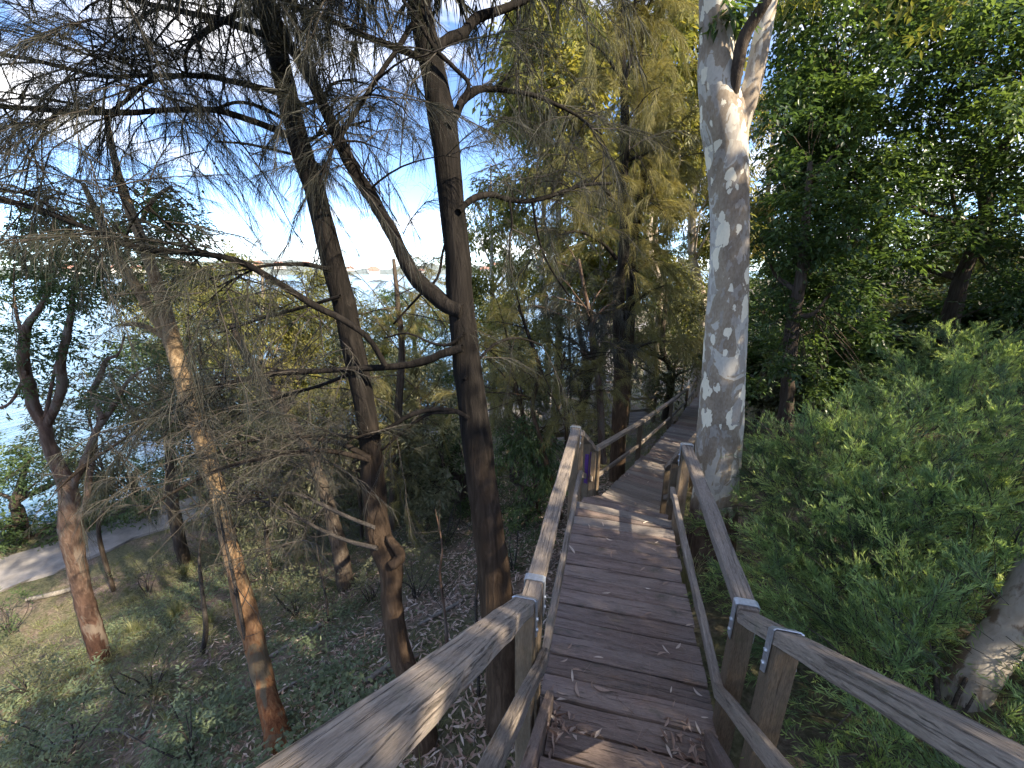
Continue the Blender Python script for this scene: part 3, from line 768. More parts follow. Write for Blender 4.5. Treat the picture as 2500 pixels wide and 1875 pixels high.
for k, n, l in (('a1', 14, .7), ('a3', 14, .7), ('a2', 14, .6), ('a5', 8, .55), ('a6', 7, .7), ('a7', 9, .7), ('a4', 7, .5), ('a8', 6, .5), ('a9', 5, .4)):
    extra += sub_limbs(A_paths[k], n, .3, l, .007, .3)
for p in extra: limb('branch', p, M_oakbark, tA, 5, .05)
topA = [np.c_[smooth_path(np.array([A_path[-12, :3], A_path[-12, :3] + np.array([dx, dy, dz]) * .5 + [0, 0, .3], A_path[-12, :3] + np.array([dx, dy, dz])]), 9), np.linspace(.025, .008, 9)] for dx, dy, dz in ((-1.4, .6, 1.1), (1.2, 1.0, .9), (.3, -1.4, 1.0), (-.9, 1.5, .7), (.8, 1.7, 1.2), (-1.0, -1.6, .8), (-.2, -2.2, 1.2), (-1.8, -.6, 1.0))]
for p in topA: limb('branch', p, M_oakbark, tA, 6)
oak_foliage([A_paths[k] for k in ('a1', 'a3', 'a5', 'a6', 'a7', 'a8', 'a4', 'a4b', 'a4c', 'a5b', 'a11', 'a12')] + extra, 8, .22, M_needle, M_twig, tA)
oak_foliage(topA, 30, .05, M_needle, M_twig, tA, 'upper_crown', nw=.0085, tw=(.4, 1.0), per_twig=32)  # out-of-view crown, extra limbs and wide needles to shade the slope

# --- she-oak B: slimmer kinked trunk
YB = 2.30
tB = root_at('sheoak_tree', at(922, 1610, YB), 'slender dark she-oak with a kinked lower trunk, second from the landing', 'tree', 'she-oaks on the slope')
B_pts = [(925, 1640), (905, 1530), (882, 1460), (864, 1410), (852, 1350), (845, 1290), (846, 1240), (838, 1203), (822, 1170), (812, 1110), (806, 1040), (800, 960), (790, 890), (775, 810), (760, 740), (745, 660), (722, 580), (700, 490), (680, 410), (662, 360), (645, 300), (628, 240), (615, 180), (600, 110), (585, 50), (575, 0), (560, -90), (545, -220), (530, -420)]
B_hw = [34, 25, 23, 23, 23, 23, 25, 28, 26, 24, 24, 23, 23, 23, 23, 23, 23, 23, 22, 22, 22, 21, 20, 20, 18, 17, 16, 14, 10]
B_path = px_path(B_pts, B_hw, YB, 2.95, 84); limb('trunk', B_path, M_oakbark, tB, 14, .04)
B_br = {
 'stub': ([(846, 1222), (866, 1200), (846, 1170), (838, 1158)], [12, 11, 9, 6], 2.36, 2.45),
 'b1': ([(585, 36), (528, 29), (499, 38), (454, 64), (416, 90), (400, 122), (403, 165)], [6, 5, 4, 3], 2.9, 2.6),
 'b2': ([(592, 80), (528, 61), (480, 43), (416, 30), (352, 16), (288, 0), (200, -30), (100, -50)], [7, 6, 5, 4], 2.9, 2.6),
 'b3': ([(615, 203), (560, 189), (512, 178), (448, 166), (384, 163), (320, 163), (224, 165), (144, 147), (64, 128), (0, 118), (-80, 100)], [6, 5, 4, 4, 3], 2.85, 2.5),
 'b4': ([(632, 298), (576, 272), (512, 250), (464, 238), (416, 237), (352, 238), (288, 243), (224, 242), (160, 242), (80, 235), (0, 230), (-90, 222)], [7, 6, 6, 6, 5, 5], 2.8, 2.35),
 'b4b': ([(622, 262), (560, 230), (512, 221), (464, 236)], [4, 3], 2.82, 2.7),
 'b5': ([(333, 166), (304, 189), (272, 218), (240, 240)], [4, 4], 2.6, 2.55),
 'b6': ([(635, 334), (576, 320), (528, 310), (464, 306)], [3, 2], 2.75, 2.7),
 'b7': ([(712, 582), (659, 571), (611, 571), (563, 576), (531, 590), (470, 620)], [5, 4, 3, 2], 2.6, 2.4),
 'b8': ([(800, 990), (739, 959), (675, 947), (611, 943), (540, 952), (470, 978), (400, 1015)], [6, 5, 4, 2], 2.45, 2.6),
 'b9': ([(800, 994), (736, 978), (675, 972), (611, 982), (547, 995), (480, 1012), (380, 1060), (300, 1110)], [5, 5, 4, 2], 2.45, 2.3),
 'b11': ([(815, 1184), (756, 1170), (694, 1145), (622, 1105), (560, 1080), (480, 1060)], [5, 4, 4, 2], 2.36, 2.7),
 'b12': ([(810, 1140), (749, 1116), (666, 1076), (622, 1065), (550, 1080), (470, 1085)], [4, 4, 3, 2], 2.36, 2.6),
 'b13': ([(650, 320), (690, 290), (740, 275), (800, 260)], [4, 2], 2.8, 2.9),
 'b14': ([(630, 230), (690, 215), (720, 180), (770, 170)], [4, 2], 2.85, 3.0),
 'b15': ([(735, 640), (650, 665), (560, 690), (470, 720)], [4, 2], 2.55, 2.8),
 'b16': ([(770, 800), (700, 830), (600, 860), (500, 900)], [4, 2], 2.5, 2.9),
}
B_paths = {k: px_path(p, h, y0, y1) for k, (p, h, y0, y1) in B_br.items()}
for k, p in B_paths.items(): limb('branch', p, M_twig if k in ('b11', 'b12') else M_oakbark, tB, 7, .09)
exB = []
for k, n, l in (('b1', 6, .5), ('b2', 9, .7), ('b3', 14, .7), ('b4', 16, .75), ('b7', 5, .5), ('b13', 4, .4), ('b14', 5, .4)):
    exB += sub_limbs(B_paths[k], n, .25, l, .006, .35)
exD = []
for k, n, l in (('b8', 12, .55), ('b9', 14, .55), ('b11', 7, .5), ('b12', 8, .5), ('b15', 8, .5), ('b16', 9, .55)):
    exD += sub_limbs(B_paths[k], n, .2, l, .005, .15)
for p in exB: limb('branch', p, M_oakbark, tB, 5, .05)
for p in exD: limb('branch', p, M_twig, tB, 5, .05)
topB = [np.c_[smooth_path(np.array([B_path[-8, :3], B_path[-8, :3] + np.array([dx, dy, dz]) * .5 + [0, 0, .3], B_path[-8, :3] + np.array([dx, dy, dz])]), 9), np.linspace(.02, .006, 9)] for dx, dy, dz in ((-1.5, .3, .8), (-.8, 1.3, 1.0), (-1.2, -.9, 1.0), (.5, 1.2, .9), (-.6, -1.9, .9), (.4, -1.6, .9), (-1.9, -1.5, .8))]
for p in topB: limb('branch', p, M_oakbark, tB, 6)
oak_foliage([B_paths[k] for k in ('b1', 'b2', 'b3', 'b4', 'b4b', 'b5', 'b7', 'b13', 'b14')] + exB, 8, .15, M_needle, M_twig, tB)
oak_foliage(topB, 30, .05, M_needle, M_twig, tB, 'upper_crown', nw=.0085, tw=(.4, 1.0), per_twig=32)  # unseen above the frame, thickened to cast shade on the left
oak_foliage([B_paths[k] for k in ('b8', 'b9', 'b11', 'b12', 'b15', 'b16')] + [A_paths[k] for k in ('a2', 'a9', 'a10')] + exD, 8, .2, M_deadneedle, M_twig, tB, 'dry_foliage', nl=(.07, .18), per_twig=42, droop=.5, up=.1)

def leaf_clump_cloud(centers, radii, per, L, W, hang=.3, flat=.7, up=.5, S=(.5, .2), twig=None):
    """pointed leaves gathered in loose clumps; returns a Bag"""
    bag = Bag()
    for c, r in zip(centers, radii):
        k = 10; ns = max(3, int(per * 1.42 * r * r / .2)); tw = unit(rdir(ns) * [1, 1, flat] + np.array([0, 0, .12 - .5 * hang * RNG.random()])); rad = r * RNG.uniform(.1, .75, ns)[:, None]
        st_p = c + rdir(ns) * rad * [1, 1, flat]; tl_ = np.minimum(r * RNG.uniform(.5, .9, ns), L * 7)
        sdv = unit(np.cross(tw, np.array([0, 0, 1.0]) + RNG.normal(size=(ns, 3)) * .35)); idx = np.repeat(np.arange(ns), k)
        u = np.tile(np.linspace(.1, 1, k), ns)[:, None]; alt = np.tile(np.where(np.arange(k) % 2, 1., -1.), ns)[:, None]
        P = st_p[idx] + tw[idx] * tl_[idx][:, None] * u + np.array([0, 0, -.22]) * tl_[idx][:, None] * u ** 2 + RNG.normal(size=(ns * k, 3)) * L * .22
        D = unit(tw[idx] * (.45 + .5 * u) + sdv[idx] * alt * .85 + rdir(ns * k) * .35 + np.array([0, 0, -hang]))
        N = unit(np.cross(sdv, tw)[idx] * .6 * np.sign(np.cross(sdv, tw)[idx][:, 2:] + 1e-6) + rdir(ns * k) * .45 + np.array([0, 0, up]))
        s0 = np.clip(RNG.normal(S[0], S[1]), .05, .95)
        bag.add(*leaves(P, D, N, L * RNG.uniform(.6, 1.25, ns * k), W * RNG.uniform(.7, 1.25, ns * k), np.clip(RNG.normal(s0, .16, ns * k), 0, 1)))
    return bag
def leafy_tree(name, base, pts, radii, limbs, clumps, cr, mat_b, mat_l, label, per=14, L=.07, W=.03, hang=.3, group=None, cat='tree', S=(.5, .2), sides=9, branch_r=.02):
    """pts: trunk points; limbs: list of end points that leave the trunk; clumps: foliage centres (grown from the nearest limb)"""
    r = root_at(name, base, label, cat, group)
    path = smooth_path(np.c_[np.array(pts, float), np.array(radii, float)], max(14, len(pts) * 5)); limb('trunk', path, mat_b, r, sides)
    ends = []
    for e in limbs:
        e = np.array(e, float); d = np.linalg.norm(path[:, :3] - e, axis=1) + .8 * np.maximum(0, path[:, 2] - e[2] + .3); i = int(np.argmin(d)); i = min(max(i - 2, 0), len(path) - 2)
        p0 = path[i, :3]; mid = (p0 + e) / 2 + RNG.normal(size=3) * .12 * np.linalg.norm(e - p0) + [0, 0, -.06 * np.linalg.norm(e - p0)]
        q = np.c_[smooth_path(np.array([p0, mid, e]), 9), np.linspace(min(path[i, 3] * .6, branch_r * 2.2), branch_r * .4, 9)]
        limb('branch', q, mat_b, r, 6); ends.append(q)
    cl = np.array(clumps, float); nodes = np.concatenate([e[3:, :3] for e in ends] + [path[len(path) // 2:, :3]])
    tb = Bag()
    for c in cl:
        i = int(np.argmin(np.linalg.norm(nodes - c, axis=1))); p0 = nodes[i]
        q = np.c_[smooth_path(np.array([p0, (p0 + c) / 2 + RNG.normal(size=3) * .08, c]), 5), np.linspace(branch_r * .35, branch_r * .12, 5)]
        V, Qd = tube(q, 4, 0, cap=False); tb.add(V, np.concatenate([Qd[:, [0, 1, 2]], Qd[:, [0, 2, 3]]]), np.full(len(V), .5))
        for z_ in range(1):
            e = c + rdir(1)[0] * .35; q = np.c_[smooth_path(np.array([(p0 + c) / 2, c, e]), 5), np.linspace(branch_r * .2, branch_r * .08, 5)]
            V, Qd = tube(q, 3, 0, cap=False); tb.add(V, np.concatenate([Qd[:, [0, 1, 2]], Qd[:, [0, 2, 3]]]), np.full(len(V), .5))
    t = link('twigs', tb.mesh('twigs', mat_b), r); t['kind'] = 'stuff'
    b = leaf_clump_cloud(cl, np.broadcast_to(cr, len(cl)) * RNG.uniform(.7, 1.3, len(cl)), per, L * 1.28, W * 1.55, hang, S=S)
    c = link('crown', b.mesh('crown', mat_l), r); c['kind'] = 'stuff'
    return r
def cloud(n, c, rad, shell=.35):
    d = rdir(n); k = RNG.uniform(shell, 1, n)[:, None] ** .5; return np.array(c) + d * k * np.array(rad)

# --- tree C: orange stringy trunk with its upper stems
YC = 2.6
tC_base = at(600, 1592, YC)
tC = root_at('stringybark_tree', tC_base, 'slim tree with shaggy orange-brown bark, foot glowing red in the undergrowth', 'tree')
C_path = px_path([(606, 1625), (592, 1560), (572, 1480), (545, 1370), (518, 1265), (490, 1150), (465, 1040), (432, 930), (400, 830), (382, 770), (362, 690), (338, 610), (310, 530), (272, 430), (250, 355), (236, 290), (228, 240)], [33, 25, 20, 20, 18, 16, 15, 17, 18, 17, 14, 12, 10, 9, 7, 6, 4], YC, 4.4, 60)
limb('trunk', C_path, M_stringy, tC, 12, .06)
for pts, hw, y0, y1 in (([(385, 785), (352, 715), (304, 637), (272, 585), (237, 531), (212, 465), (180, 398)], [12, 10, 8, 5], 3.9, 4.2), ([(362, 735), (320, 708), (290, 700), (268, 702)], [6, 6, 4], 3.95, 3.8), ([(305, 480), (325, 440), (350, 415), (372, 402)], [5, 4, 3], 4.2, 4.3)):
    limb('branch', px_path(pts, hw, y0, y1), M_stringy, tC, 7, .08)
ccl = np.array([at(x, y, Y) for x, y, Y in [(RNG.uniform(40, 420), RNG.uniform(430, 640), RNG.uniform(4.0, 5.6)) for _ in range(80)]])
b = leaf_clump_cloud(ccl, np.full(len(ccl), .33), 12, .075, .028, .2, S=(.2, .15)); c = link('crown', b.mesh('crown', M_sea), tC); c['kind'] = 'stuff'

# --- tree D: many-stemmed reddish tree by the foreshore
YD = 4.9
tD = root_at('paperbark_tree', at(222, 1425, YD), 'many-stemmed tree with flaky reddish bark against the water, far left', 'tree')
limb('trunk', px_path([(232, 1470), (219, 1419), (190, 1324), (165, 1221), (153, 1138), (147, 1056), (128, 1011), (106, 963), (98, 918)], [25, 17, 16, 17, 19, 15, 13, 12, 11], YD, YD, 40), M_paper, tD, 12, .06)
for pts, hw in (([(99, 925), (74, 883), (64, 835), (51, 787), (53, 723), (61, 700), (80, 675), (99, 643), (110, 600), (135, 540), (150, 490)], [11, 10, 8, 5, 2]), ([(98, 925), (118, 883), (134, 835), (131, 787), (141, 739), (154, 675), (157, 640), (165, 590), (190, 530)], [9, 8, 6, 2]),
                ([(150, 1065), (160, 1043), (186, 989), (208, 931), (237, 889), (256, 857), (275, 825), (304, 803), (340, 790)], [9, 7, 6, 4, 1.5]), ([(222, 905), (211, 883), (202, 845), (218, 809), (230, 777), (256, 765), (270, 720)], [6, 5, 1.5]),
                ([(160, 1140), (182, 1097), (194, 1027), (205, 963), (212, 900)], [7, 6, 5, 2]), ([(52, 735), (38, 690), (30, 640)], [5, 1.5]), ([(60, 800), (30, 860), (5, 880), (-30, 880)], [4, 3, 2]), ([(98, 900), (112, 830), (122, 780)], [4, 2])):
    limb('branch', px_path(pts, hw, YD, YD + .15), M_paper, tD, 8, .08)
dcl = np.array([at(RNG.uniform(-80, 330), RNG.uniform(520, 760) if RNG.random() < .72 else RNG.uniform(760, 900), RNG.uniform(4.6, 6.2)) for _ in range(100)])
b = leaf_clump_cloud(dcl, np.full(len(dcl), .32), 11, .08, .028, .35, S=(.2, .15)); c = link('crown', b.mesh('crown', M_sea), tD); c['kind'] = 'stuff'

# --- spotted gum E
YE = 3.95
tE = root_at('spotted_gum', at(1525, 1260, YE), 'tall pale gum with cream and brown mottled bark beside the landing', 'tree')
E_pts = [(1525, 1300), (1527, 1240), (1536, 1150), (1545, 1060), (1551, 980), (1558, 880), (1565, 760), (1572, 640), (1576, 520), (1575, 430), (1570, 340), (1563, 270), (1554, 210), (1547, 150), (1549, 80), (1548, 0), (1544, -120), (1530, -300)]
E_hw = [58, 54, 48, 45, 45, 44, 42, 40, 38, 38, 41, 46, 40, 37, 35, 35, 33, 30]
E_path = px_path(E_pts, E_hw, YE, YE + .1, 110)
V, Qd = tube(E_path, 40, .012, 5)
# knots: rounded swellings on the surface
for kx, ky, kr, kh in ((1527, 540, .06, .035), (1520, 760, .05, .05), (1560, 905, .055, .03), (1567, 660, .05, .02), (1505, 190, .06, .05), (1580, 880, .03, .02)):
    pk = at(kx, ky, YE - .16); dd = np.linalg.norm(V - pk, axis=1); cen = np.array([E_path[np.argmin(abs(E_path[:, 2] - pk[2]))][:3]])
    out = unit(V - cen); V = V + out * (kh * np.exp(-(dd / kr) ** 2))[:, None]
link('trunk', quads_mesh('trunk', V, Qd, M_gum), tE)
limb('branch', px_path([(1578, 330), (1597, 265), (1617, 210), (1632, 150), (1647, 75), (1662, 0), (1684, -110), (1712, -260)], [24, 23, 20, 18, 17, 16, 13], YE + .02, YE + .1, 40), M_gum, tE, 20, .02)
limb('branch', px_path([(1572, 260), (1585, 195), (1594, 142), (1606, 84), (1630, 41), (1652, 7), (1690, -60), (1740, -150)], [10, 13, 13, 12, 11, 9], YE + .0, YE - .35, 30), M_darkbark, tE, 10, .05)
ecl = np.concatenate([cloud(34, at(1600, -420, YE + .6), (2.6, 2.4, 1.2))])
b = leaf_clump_cloud(ecl, np.full(len(ecl), .42), 9, .12, .028, .8, S=(.5, .2)); c = link('crown', b.mesh('crown', M_euc), tE); c['kind'] = 'stuff'
spr = leaf_clump_cloud([at(1580, 25, YE - .05)], [.16], 90, .13, .035, .6, S=(.6, .1)); link('leaf_spray', spr.mesh('leaf_spray', M_dark), tE)['kind'] = 'stuff'

# --- twin she-oaks F and saplings near the lower walkway
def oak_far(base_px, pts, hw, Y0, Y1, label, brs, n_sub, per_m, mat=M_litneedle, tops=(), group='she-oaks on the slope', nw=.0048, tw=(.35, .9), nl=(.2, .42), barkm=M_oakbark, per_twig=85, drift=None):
    r = root_at('sheoak_tree', at(*base_px, Y0), label, 'tree', group)
    path = px_path(pts, hw, Y0, Y1, 50); limb('trunk', path, barkm, r, 10, .05)
    ps = [px_path(p, h, a, b_) for p, h, a, b_ in brs]
    for p in ps: limb('branch', p, barkm, r, 6, .08)
    sub = sub_limbs(path, n_sub, .46, 1.5, .014, .25)
    for p in ps: sub += sub_limbs(p, 4, .3, .7, .008, .3)
    for p in sub: limb('branch', p, barkm, r, 4, .05)
    oak_foliage(ps + sub, per_m, .15, mat, M_twig, r, nw=nw, tw=tw, nl=nl, per_twig=per_twig, drift=drift)
    return r
oak_far((1333, 1035), [(1330, 1050), (1333, 1019), (1337, 913), (1341, 833), (1340, 753), (1337, 680), (1337, 619), (1347, 560), (1349, 480), (1347, 392), (1350, 280), (1347, 168), (1340, 37), (1338, -80), (1336, -260)], [19, 17, 16, 16, 14, 13, 12, 12, 11, 10, 9, 8, 7, 6, 4], 8.0, 8.3,
        'straight tall she-oak of the twin pair left of the lower boardwalk', [([(1336, 455), (1309, 411), (1283, 388), (1255, 395), (1200, 430)], [6, 5, 3], 8, 7.4), ([(1332, 560), (1299, 523), (1250, 500), (1200, 510)], [5, 4, 2], 8, 7.6), ([(1350, 668), (1377, 649), (1403, 630), (1440, 615)], [4, 3, 2], 8, 8.3), ([(1350, 170), (1362, 130), (1370, 60), (1372, 0)], [4, 3], 8.2, 8.3), ([(1344, 170), (1325, 145), (1300, 110), (1270, 90)], [4, 2], 8.2, 8), ([(1345, 350), (1400, 330), (1450, 300)], [3, 2], 8.2, 8.4)], 34, 6)
oak_far((1352, 860), [(1345, 900), (1350, 850), (1357, 780), (1361, 700), (1364, 619), (1368, 540), (1380, 450), (1391, 373), (1388, 290), (1382, 209), (1385, 100), (1390, -40)], [10, 10, 10, 10, 10, 9, 8, 7, 6, 6, 5, 3], 8.35, 8.9,
        'thinner she-oak leaning behind the taller one of the twin pair', [([(1391, 400), (1420, 385), (1450, 380)], [4, 2], 8.6, 8.8), ([(1366, 600), (1400, 560), (1440, 545)], [3, 2], 8.5, 8.6), ([(1352, 770), (1390, 745), (1440, 735)], [3, 2], 8.4, 8.5)], 30, 6.5)
oak_far((1300, 970), [(1304, 1000), (1300, 962), (1297, 885), (1292, 821), (1281, 767), (1278, 699), (1270, 660), (1262, 625), (1250, 560)], [8, 8, 7, 7, 6, 5, 4, 3], 7.2, 7.3,
        'thin crooked reddish sapling left of the twin she-oaks', [([(1281, 700), (1300, 670), (1330, 650)], [3, 2], 7.2, 7.4), ([(1290, 800), (1270, 770), (1240, 750)], [3, 2], 7.2, 7)], 16, 7, M_needle, barkm=M_paper, nl=(.15, .3), tw=(.25, .6))
thin = [((1200, 1100), [(1212, 1120), (1190, 1040), (1170, 960), (1150, 880), (1165, 800), (1140, 720), (1120, 660)], [6, 6, 5, 5, 4, 3], 6.0, 'dark thin sapling between the big she-oak and the twin pair'),
        ((1165, 1100), [(1165, 1110), (1150, 1000), (1130, 900), (1110, 820), (1100, 740)], [5, 5, 4, 3], 6.4, 'thin straight sapling right beside the big she-oak trunk'),
        ((1235, 1050), [(1238, 1060), (1225, 980), (1222, 900), (1210, 830), (1220, 760)], [5, 4, 3], 6.8, 'slim sapling in front of the lookout railing')]
for bp, pts, hw, Y, lab in thin:
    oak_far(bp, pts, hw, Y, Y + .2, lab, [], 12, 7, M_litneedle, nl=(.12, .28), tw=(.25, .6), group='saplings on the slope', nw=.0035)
# saplings close by on the left slope
for pts, hw, Y, lab in (([(966, 1400), (962, 1340), (950, 1240), (955, 1180), (940, 1100)], [5, 4, 2.5, .8], 3.3, 'bare reddish sapling behind the left stair rail'),
                        ([(1035, 1560), (1032, 1400), (1028, 1290), (1040, 1180), (1030, 1080), (1036, 1000)], [4, 4, 3, .8], 2.7, 'thin vine-like stem left of the big she-oak'),
                        ([(548, 1480), (530, 1380), (505, 1250), (480, 1140), (470, 1080)], [5, 4, 2.5, .8], 2.85, 'dark thin stem leaning beside the orange trunk'),
                        ([(715, 1400), (705, 1300), (690, 1220), (680, 1150)], [3, 2, .6], 4.6, 'twiggy bare sapling in the middle of the slope'),
                        ([(435, 1420), (445, 1360), (438, 1290), (430, 1200), (440, 1120)], [6, 5, 3, .8], 4.4, 'small grey-barked sapling among the tussocks')):
    r = root_at('bare_sapling', at(*pts[0], Y), lab, 'sapling'); p = px_path(pts, hw, Y, Y + .1); limb('stem', p, M_paper if 'red' in lab else M_twig, r, 6)
    for q in sub_limbs(p, 13, .25, .5, .004, -.15): limb('branch', q, M_twig, r, 4)
# low scrub on the slope
def scrub(dx, dy, rad, h, lab, mat, per=8, L=.055, W=.018):
    rad, h = rad * 1.25, h * 1.55
    p = at_ground(dx, dy); r = root_at('scrub_bush', p, lab, 'bush', 'low scrub on the slope')
    for q in range(6):
        h = h * (1.0 if q else 1.3); e = p + RNG.normal(size=3) * [rad * .5, rad * .5, 0] + [0, 0, h * .8]
        limb('stem', np.c_[smooth_path(np.array([p - [0, 0, .05], (p + e) / 2 + RNG.normal(size=3) * .06, e]), 8), np.linspace(.012, .004, 8)], M_twig, r, 5)
    b = leaf_clump_cloud(cloud(16, p + [0, 0, h * .55], (rad, rad, h * .5), .1), np.full(16, rad * .45), per * 2.2, L, W, .1, S=(.45, .25)); c = link('crown', b.mesh('crown', mat), r); c['kind'] = 'stuff'
for dx, dy, rad, h, lab, mt in ((60, 1500, .45, .4, 'grey-green scrub bush at the left edge below the many-stemmed tree', M_olive), (330, 1500, .4, .35, 'low scrub clump left of the orange trunk foot', M_olive), (150, 1640, .45, .3, 'leafy scrub in the bottom left corner', M_cover), (420, 1640, .35, .3, 'leafy scrub clump at the bottom between the corner and the orange trunk', M_cover), (640, 1330, .4, .35, 'low grey scrub right of the orange trunk', M_olive), (560, 1250, .5, .5, 'dusty scrub mass behind the orange trunk', M_olive), (320, 1290, .45, .45, 'scrub right of the many-stemmed tree above the path', M_olive), (960, 1180, .5, .6, 'dusky scrub between the two big she-oaks, mid slope', M_olive), (800, 1300, .35, .3, 'low scrub left of the trunk kink', M_olive), (690, 1180, .55, .6, 'grey scrub behind the kinked she-oak on its left', M_olive), (900, 1290, .35, .35, 'small dusky scrub clump right of the trunk kink', M_olive), (1110, 1230, .4, .5, 'green scrub under the far left rail of the landing', M_sea), (1150, 1110, .5, .6, 'leafy scrub behind the left rail of the landing', M_sea), (20, 1370, .5, .5, 'bright leafy scrub at the left edge above the weeds', M_sea), (460, 1150, .6, .6, 'twiggy scrub on the bank above the path', M_olive)):
    scrub(dx, dy, rad, h, lab, mt)
# dark leaning trunk in the middle of the slope and behind
r = root_at('leaning_tree', at(745, 1258, 5.6), 'dark leaning trunk rising behind the kinked she-oak', 'tree')
lp_ = px_path([(748, 1270), (738, 1210), (722, 1140), (700, 1060), (660, 960), (600, 860), (540, 780), (500, 700)], [19, 18, 15, 12, 11, 10, 8, 6], 5.6, 6.4, 30); limb('trunk', lp_, M_darkbark, r, 10, .07)
subs = sub_limbs(lp_, 22, .3, 1.3, .012, .1)
for q in subs: limb('branch', q, M_darkbark, r, 4)
oak_foliage(subs, 9, .1, M_deadneedle, M_twig, r, nl=(.1, .25), nw=.003, tw=(.25, .6))
r = root_at('leaning_tree', at(860, 1130, 6.6), 'dark upright trunk behind the gap between the two big she-oaks', 'tree')
lp_ = px_path([(846, 1140), (850, 1050), (855, 960), (862, 860), (868, 760), (860, 660), (850, 560)], [9, 9, 9, 8, 7, 6, 4], 6.8, 7.2, 26); limb('trunk', lp_, M_darkbark, r, 8, .06)
subs = sub_limbs(lp_, 26, .2, 1.4, .012, .1)
for q in subs: limb('branch', q, M_darkbark, r, 4)
oak_foliage(subs, 7, .1, M_litneedle, M_twig, r, nl=(.12, .3), nw=.0032, tw=(.3, .7))

# --- background gums and shore trees, lit
def bg(px, py_top, py_bot, Y, wpx, label, mat_l, mat_b, n, cr, per, L, W, hang=.5, S=(.55, .22), tr=.12, group='trees beyond the slope', lean=0):
    top, bot = at(px + lean, py_top, Y), at(px, py_bot, Y)
    gzv = float(ground_z(bot[0], bot[1])); base = np.array([bot[0], bot[1], gzv]); H_ = top[2] - gzv
    rad = px_r(wpx, (top + bot) / 2)
    pts = [base - [0, 0, .3], base + [.1, 0, H_ * .3], (base + top) / 2 + RNG.normal(size=3) * .15, top * .8 + base * .2, top - [0, 0, .4]]
    cz = (top[2] + bot[2]) / 2; ch = (top[2] - bot[2]) / 2
    cl = cloud(n, (top[0] * .6 + base[0] * .4, top[1] * .6 + base[1] * .4, cz), (rad, rad * .9, ch))
    lim = cloud(9, (top[0] * .6 + base[0] * .4, top[1] * .6 + base[1] * .4, cz), (rad * .75, rad * .7, ch * .8))
    return leafy_tree('background_tree', base, pts, [tr * 1.25, tr, tr * .8, tr * .45, .03], lim, cl, cr, mat_b, mat_l, label, per, L, W, hang, group, S=S, branch_r=.035)
bg(1180, 150, 720, 15, 120, 'sunlit yellow-green gum left of the twin she-oaks', M_euc, M_palebark, 46, .75, 6, .17, .04, .8)
bg(1060, 330, 760, 17, 90, 'olive gum crown seen just right of the big she-oak', M_euc, M_palebark, 34, .8, 6, .17, .04, .8)
bg(1505, 140, 760, 16.5, 90, 'pale-trunked gum standing left of the spotted gum', M_euc, M_palebark, 40, .8, 6, .17, .04, .8, tr=.2)
bg(1415, 120, 620, 20, 110, 'gum with sunlit trunk far behind the twin she-oaks', M_euc, M_palebark, 40, 1.0, 5, .2, .05, .8, tr=.2)
bg(1690, 0, 560, 19, 110, 'golden wispy tree crown behind the right of the spotted gum', M_litneedle, M_palebark, 44, .9, 7, .22, .03, .9, S=(.7, .2))
bg(1210, -60, 420, 13.5, 110, 'tall sunlit gum crown above and left of the twin she-oaks', M_euc, M_palebark, 60, .8, 5, .2, .06, .8, S=(.7, .2))
bg(1445, -80, 420, 15, 110, 'tall golden gum crown between the twin she-oaks and the spotted gum', M_euc, M_palebark, 60, .85, 5, .2, .06, .8, S=(.75, .2), tr=.2)
bg(1300, 330, 700, 12.5, 90, 'yellow-green gum crown right behind the twin she-oaks', M_euc, M_palebark, 50, .7, 5, .17, .05, .8, S=(.65, .2))
bg(150, 1090, 1230, 11.5, 150, 'leafy bush along the path edge at far left', M_sea, M_darkbark, 30, .5, 8, .1, .04, .3, S=(.45, .2), tr=.05)
bg(1250, 620, 880, 11, 90, 'grey-green shrubby tree in front of the lookout', M_olive, M_darkbark, 34, .6, 7, .11, .02, .5)
bg(1440, 560, 860, 14, 110, 'shady olive tree behind the lower boardwalk railing', M_olive, M_darkbark, 42, .75, 7, .13, .03, .4)
bg(1560, 380, 800, 21, 130, 'bright green tree glimpsed right behind the spotted gum', M_sea, M_darkbark, 44, 1.0, 6, .18, .05, .4, S=(.7, .2))
bg(560, 540, 860, 12.5, 140, 'sunlit yellow-green shore tree behind the forked limb, left of centre', M_euc, M_palebark, 84, .6, 9, .12, .03, .6, S=(.75, .2))
bg(720, 580, 900, 14.5, 130, 'lime shore tree behind the slender she-oak', M_euc, M_palebark, 70, .65, 8, .13, .03, .6, S=(.75, .2))
bg(890, 610, 960, 15, 140, 'green shore tree between the two big she-oaks', M_sea, M_darkbark, 70, .7, 7, .14, .03, .5, S=(.6, .2))
bg(430, 560, 800, 15, 130, 'yellow-lit shore tree left of the slender she-oak top', M_euc, M_palebark, 70, .65, 9, .12, .03, .6, S=(.8, .2))
bg(640, 760, 960, 11.5, 110, 'mid-green shore tree under the long horizontal limb', M_euc, M_darkbark, 60, .55, 9, .11, .028, .5, S=(.55, .2))
bg(480, 830, 1020, 9.8, 110, 'grey-green tea-tree left of the slender she-oak, mid slope', M_olive, M_darkbark, 64, .5, 9, .085, .026, .4, S=(.6, .2))
bg(900, 760, 1010, 11, 100, 'dense olive shore tree filling the gap between the big she-oaks', M_olive, M_darkbark, 42, .6, 9, .1, .025, .4, S=(.65, .2))
bg(1090, 640, 900, 12, 80, 'yellowish shore tree directly right of the big she-oak trunk', M_euc, M_palebark, 36, .6, 9, .12, .03, .6, S=(.6, .2))
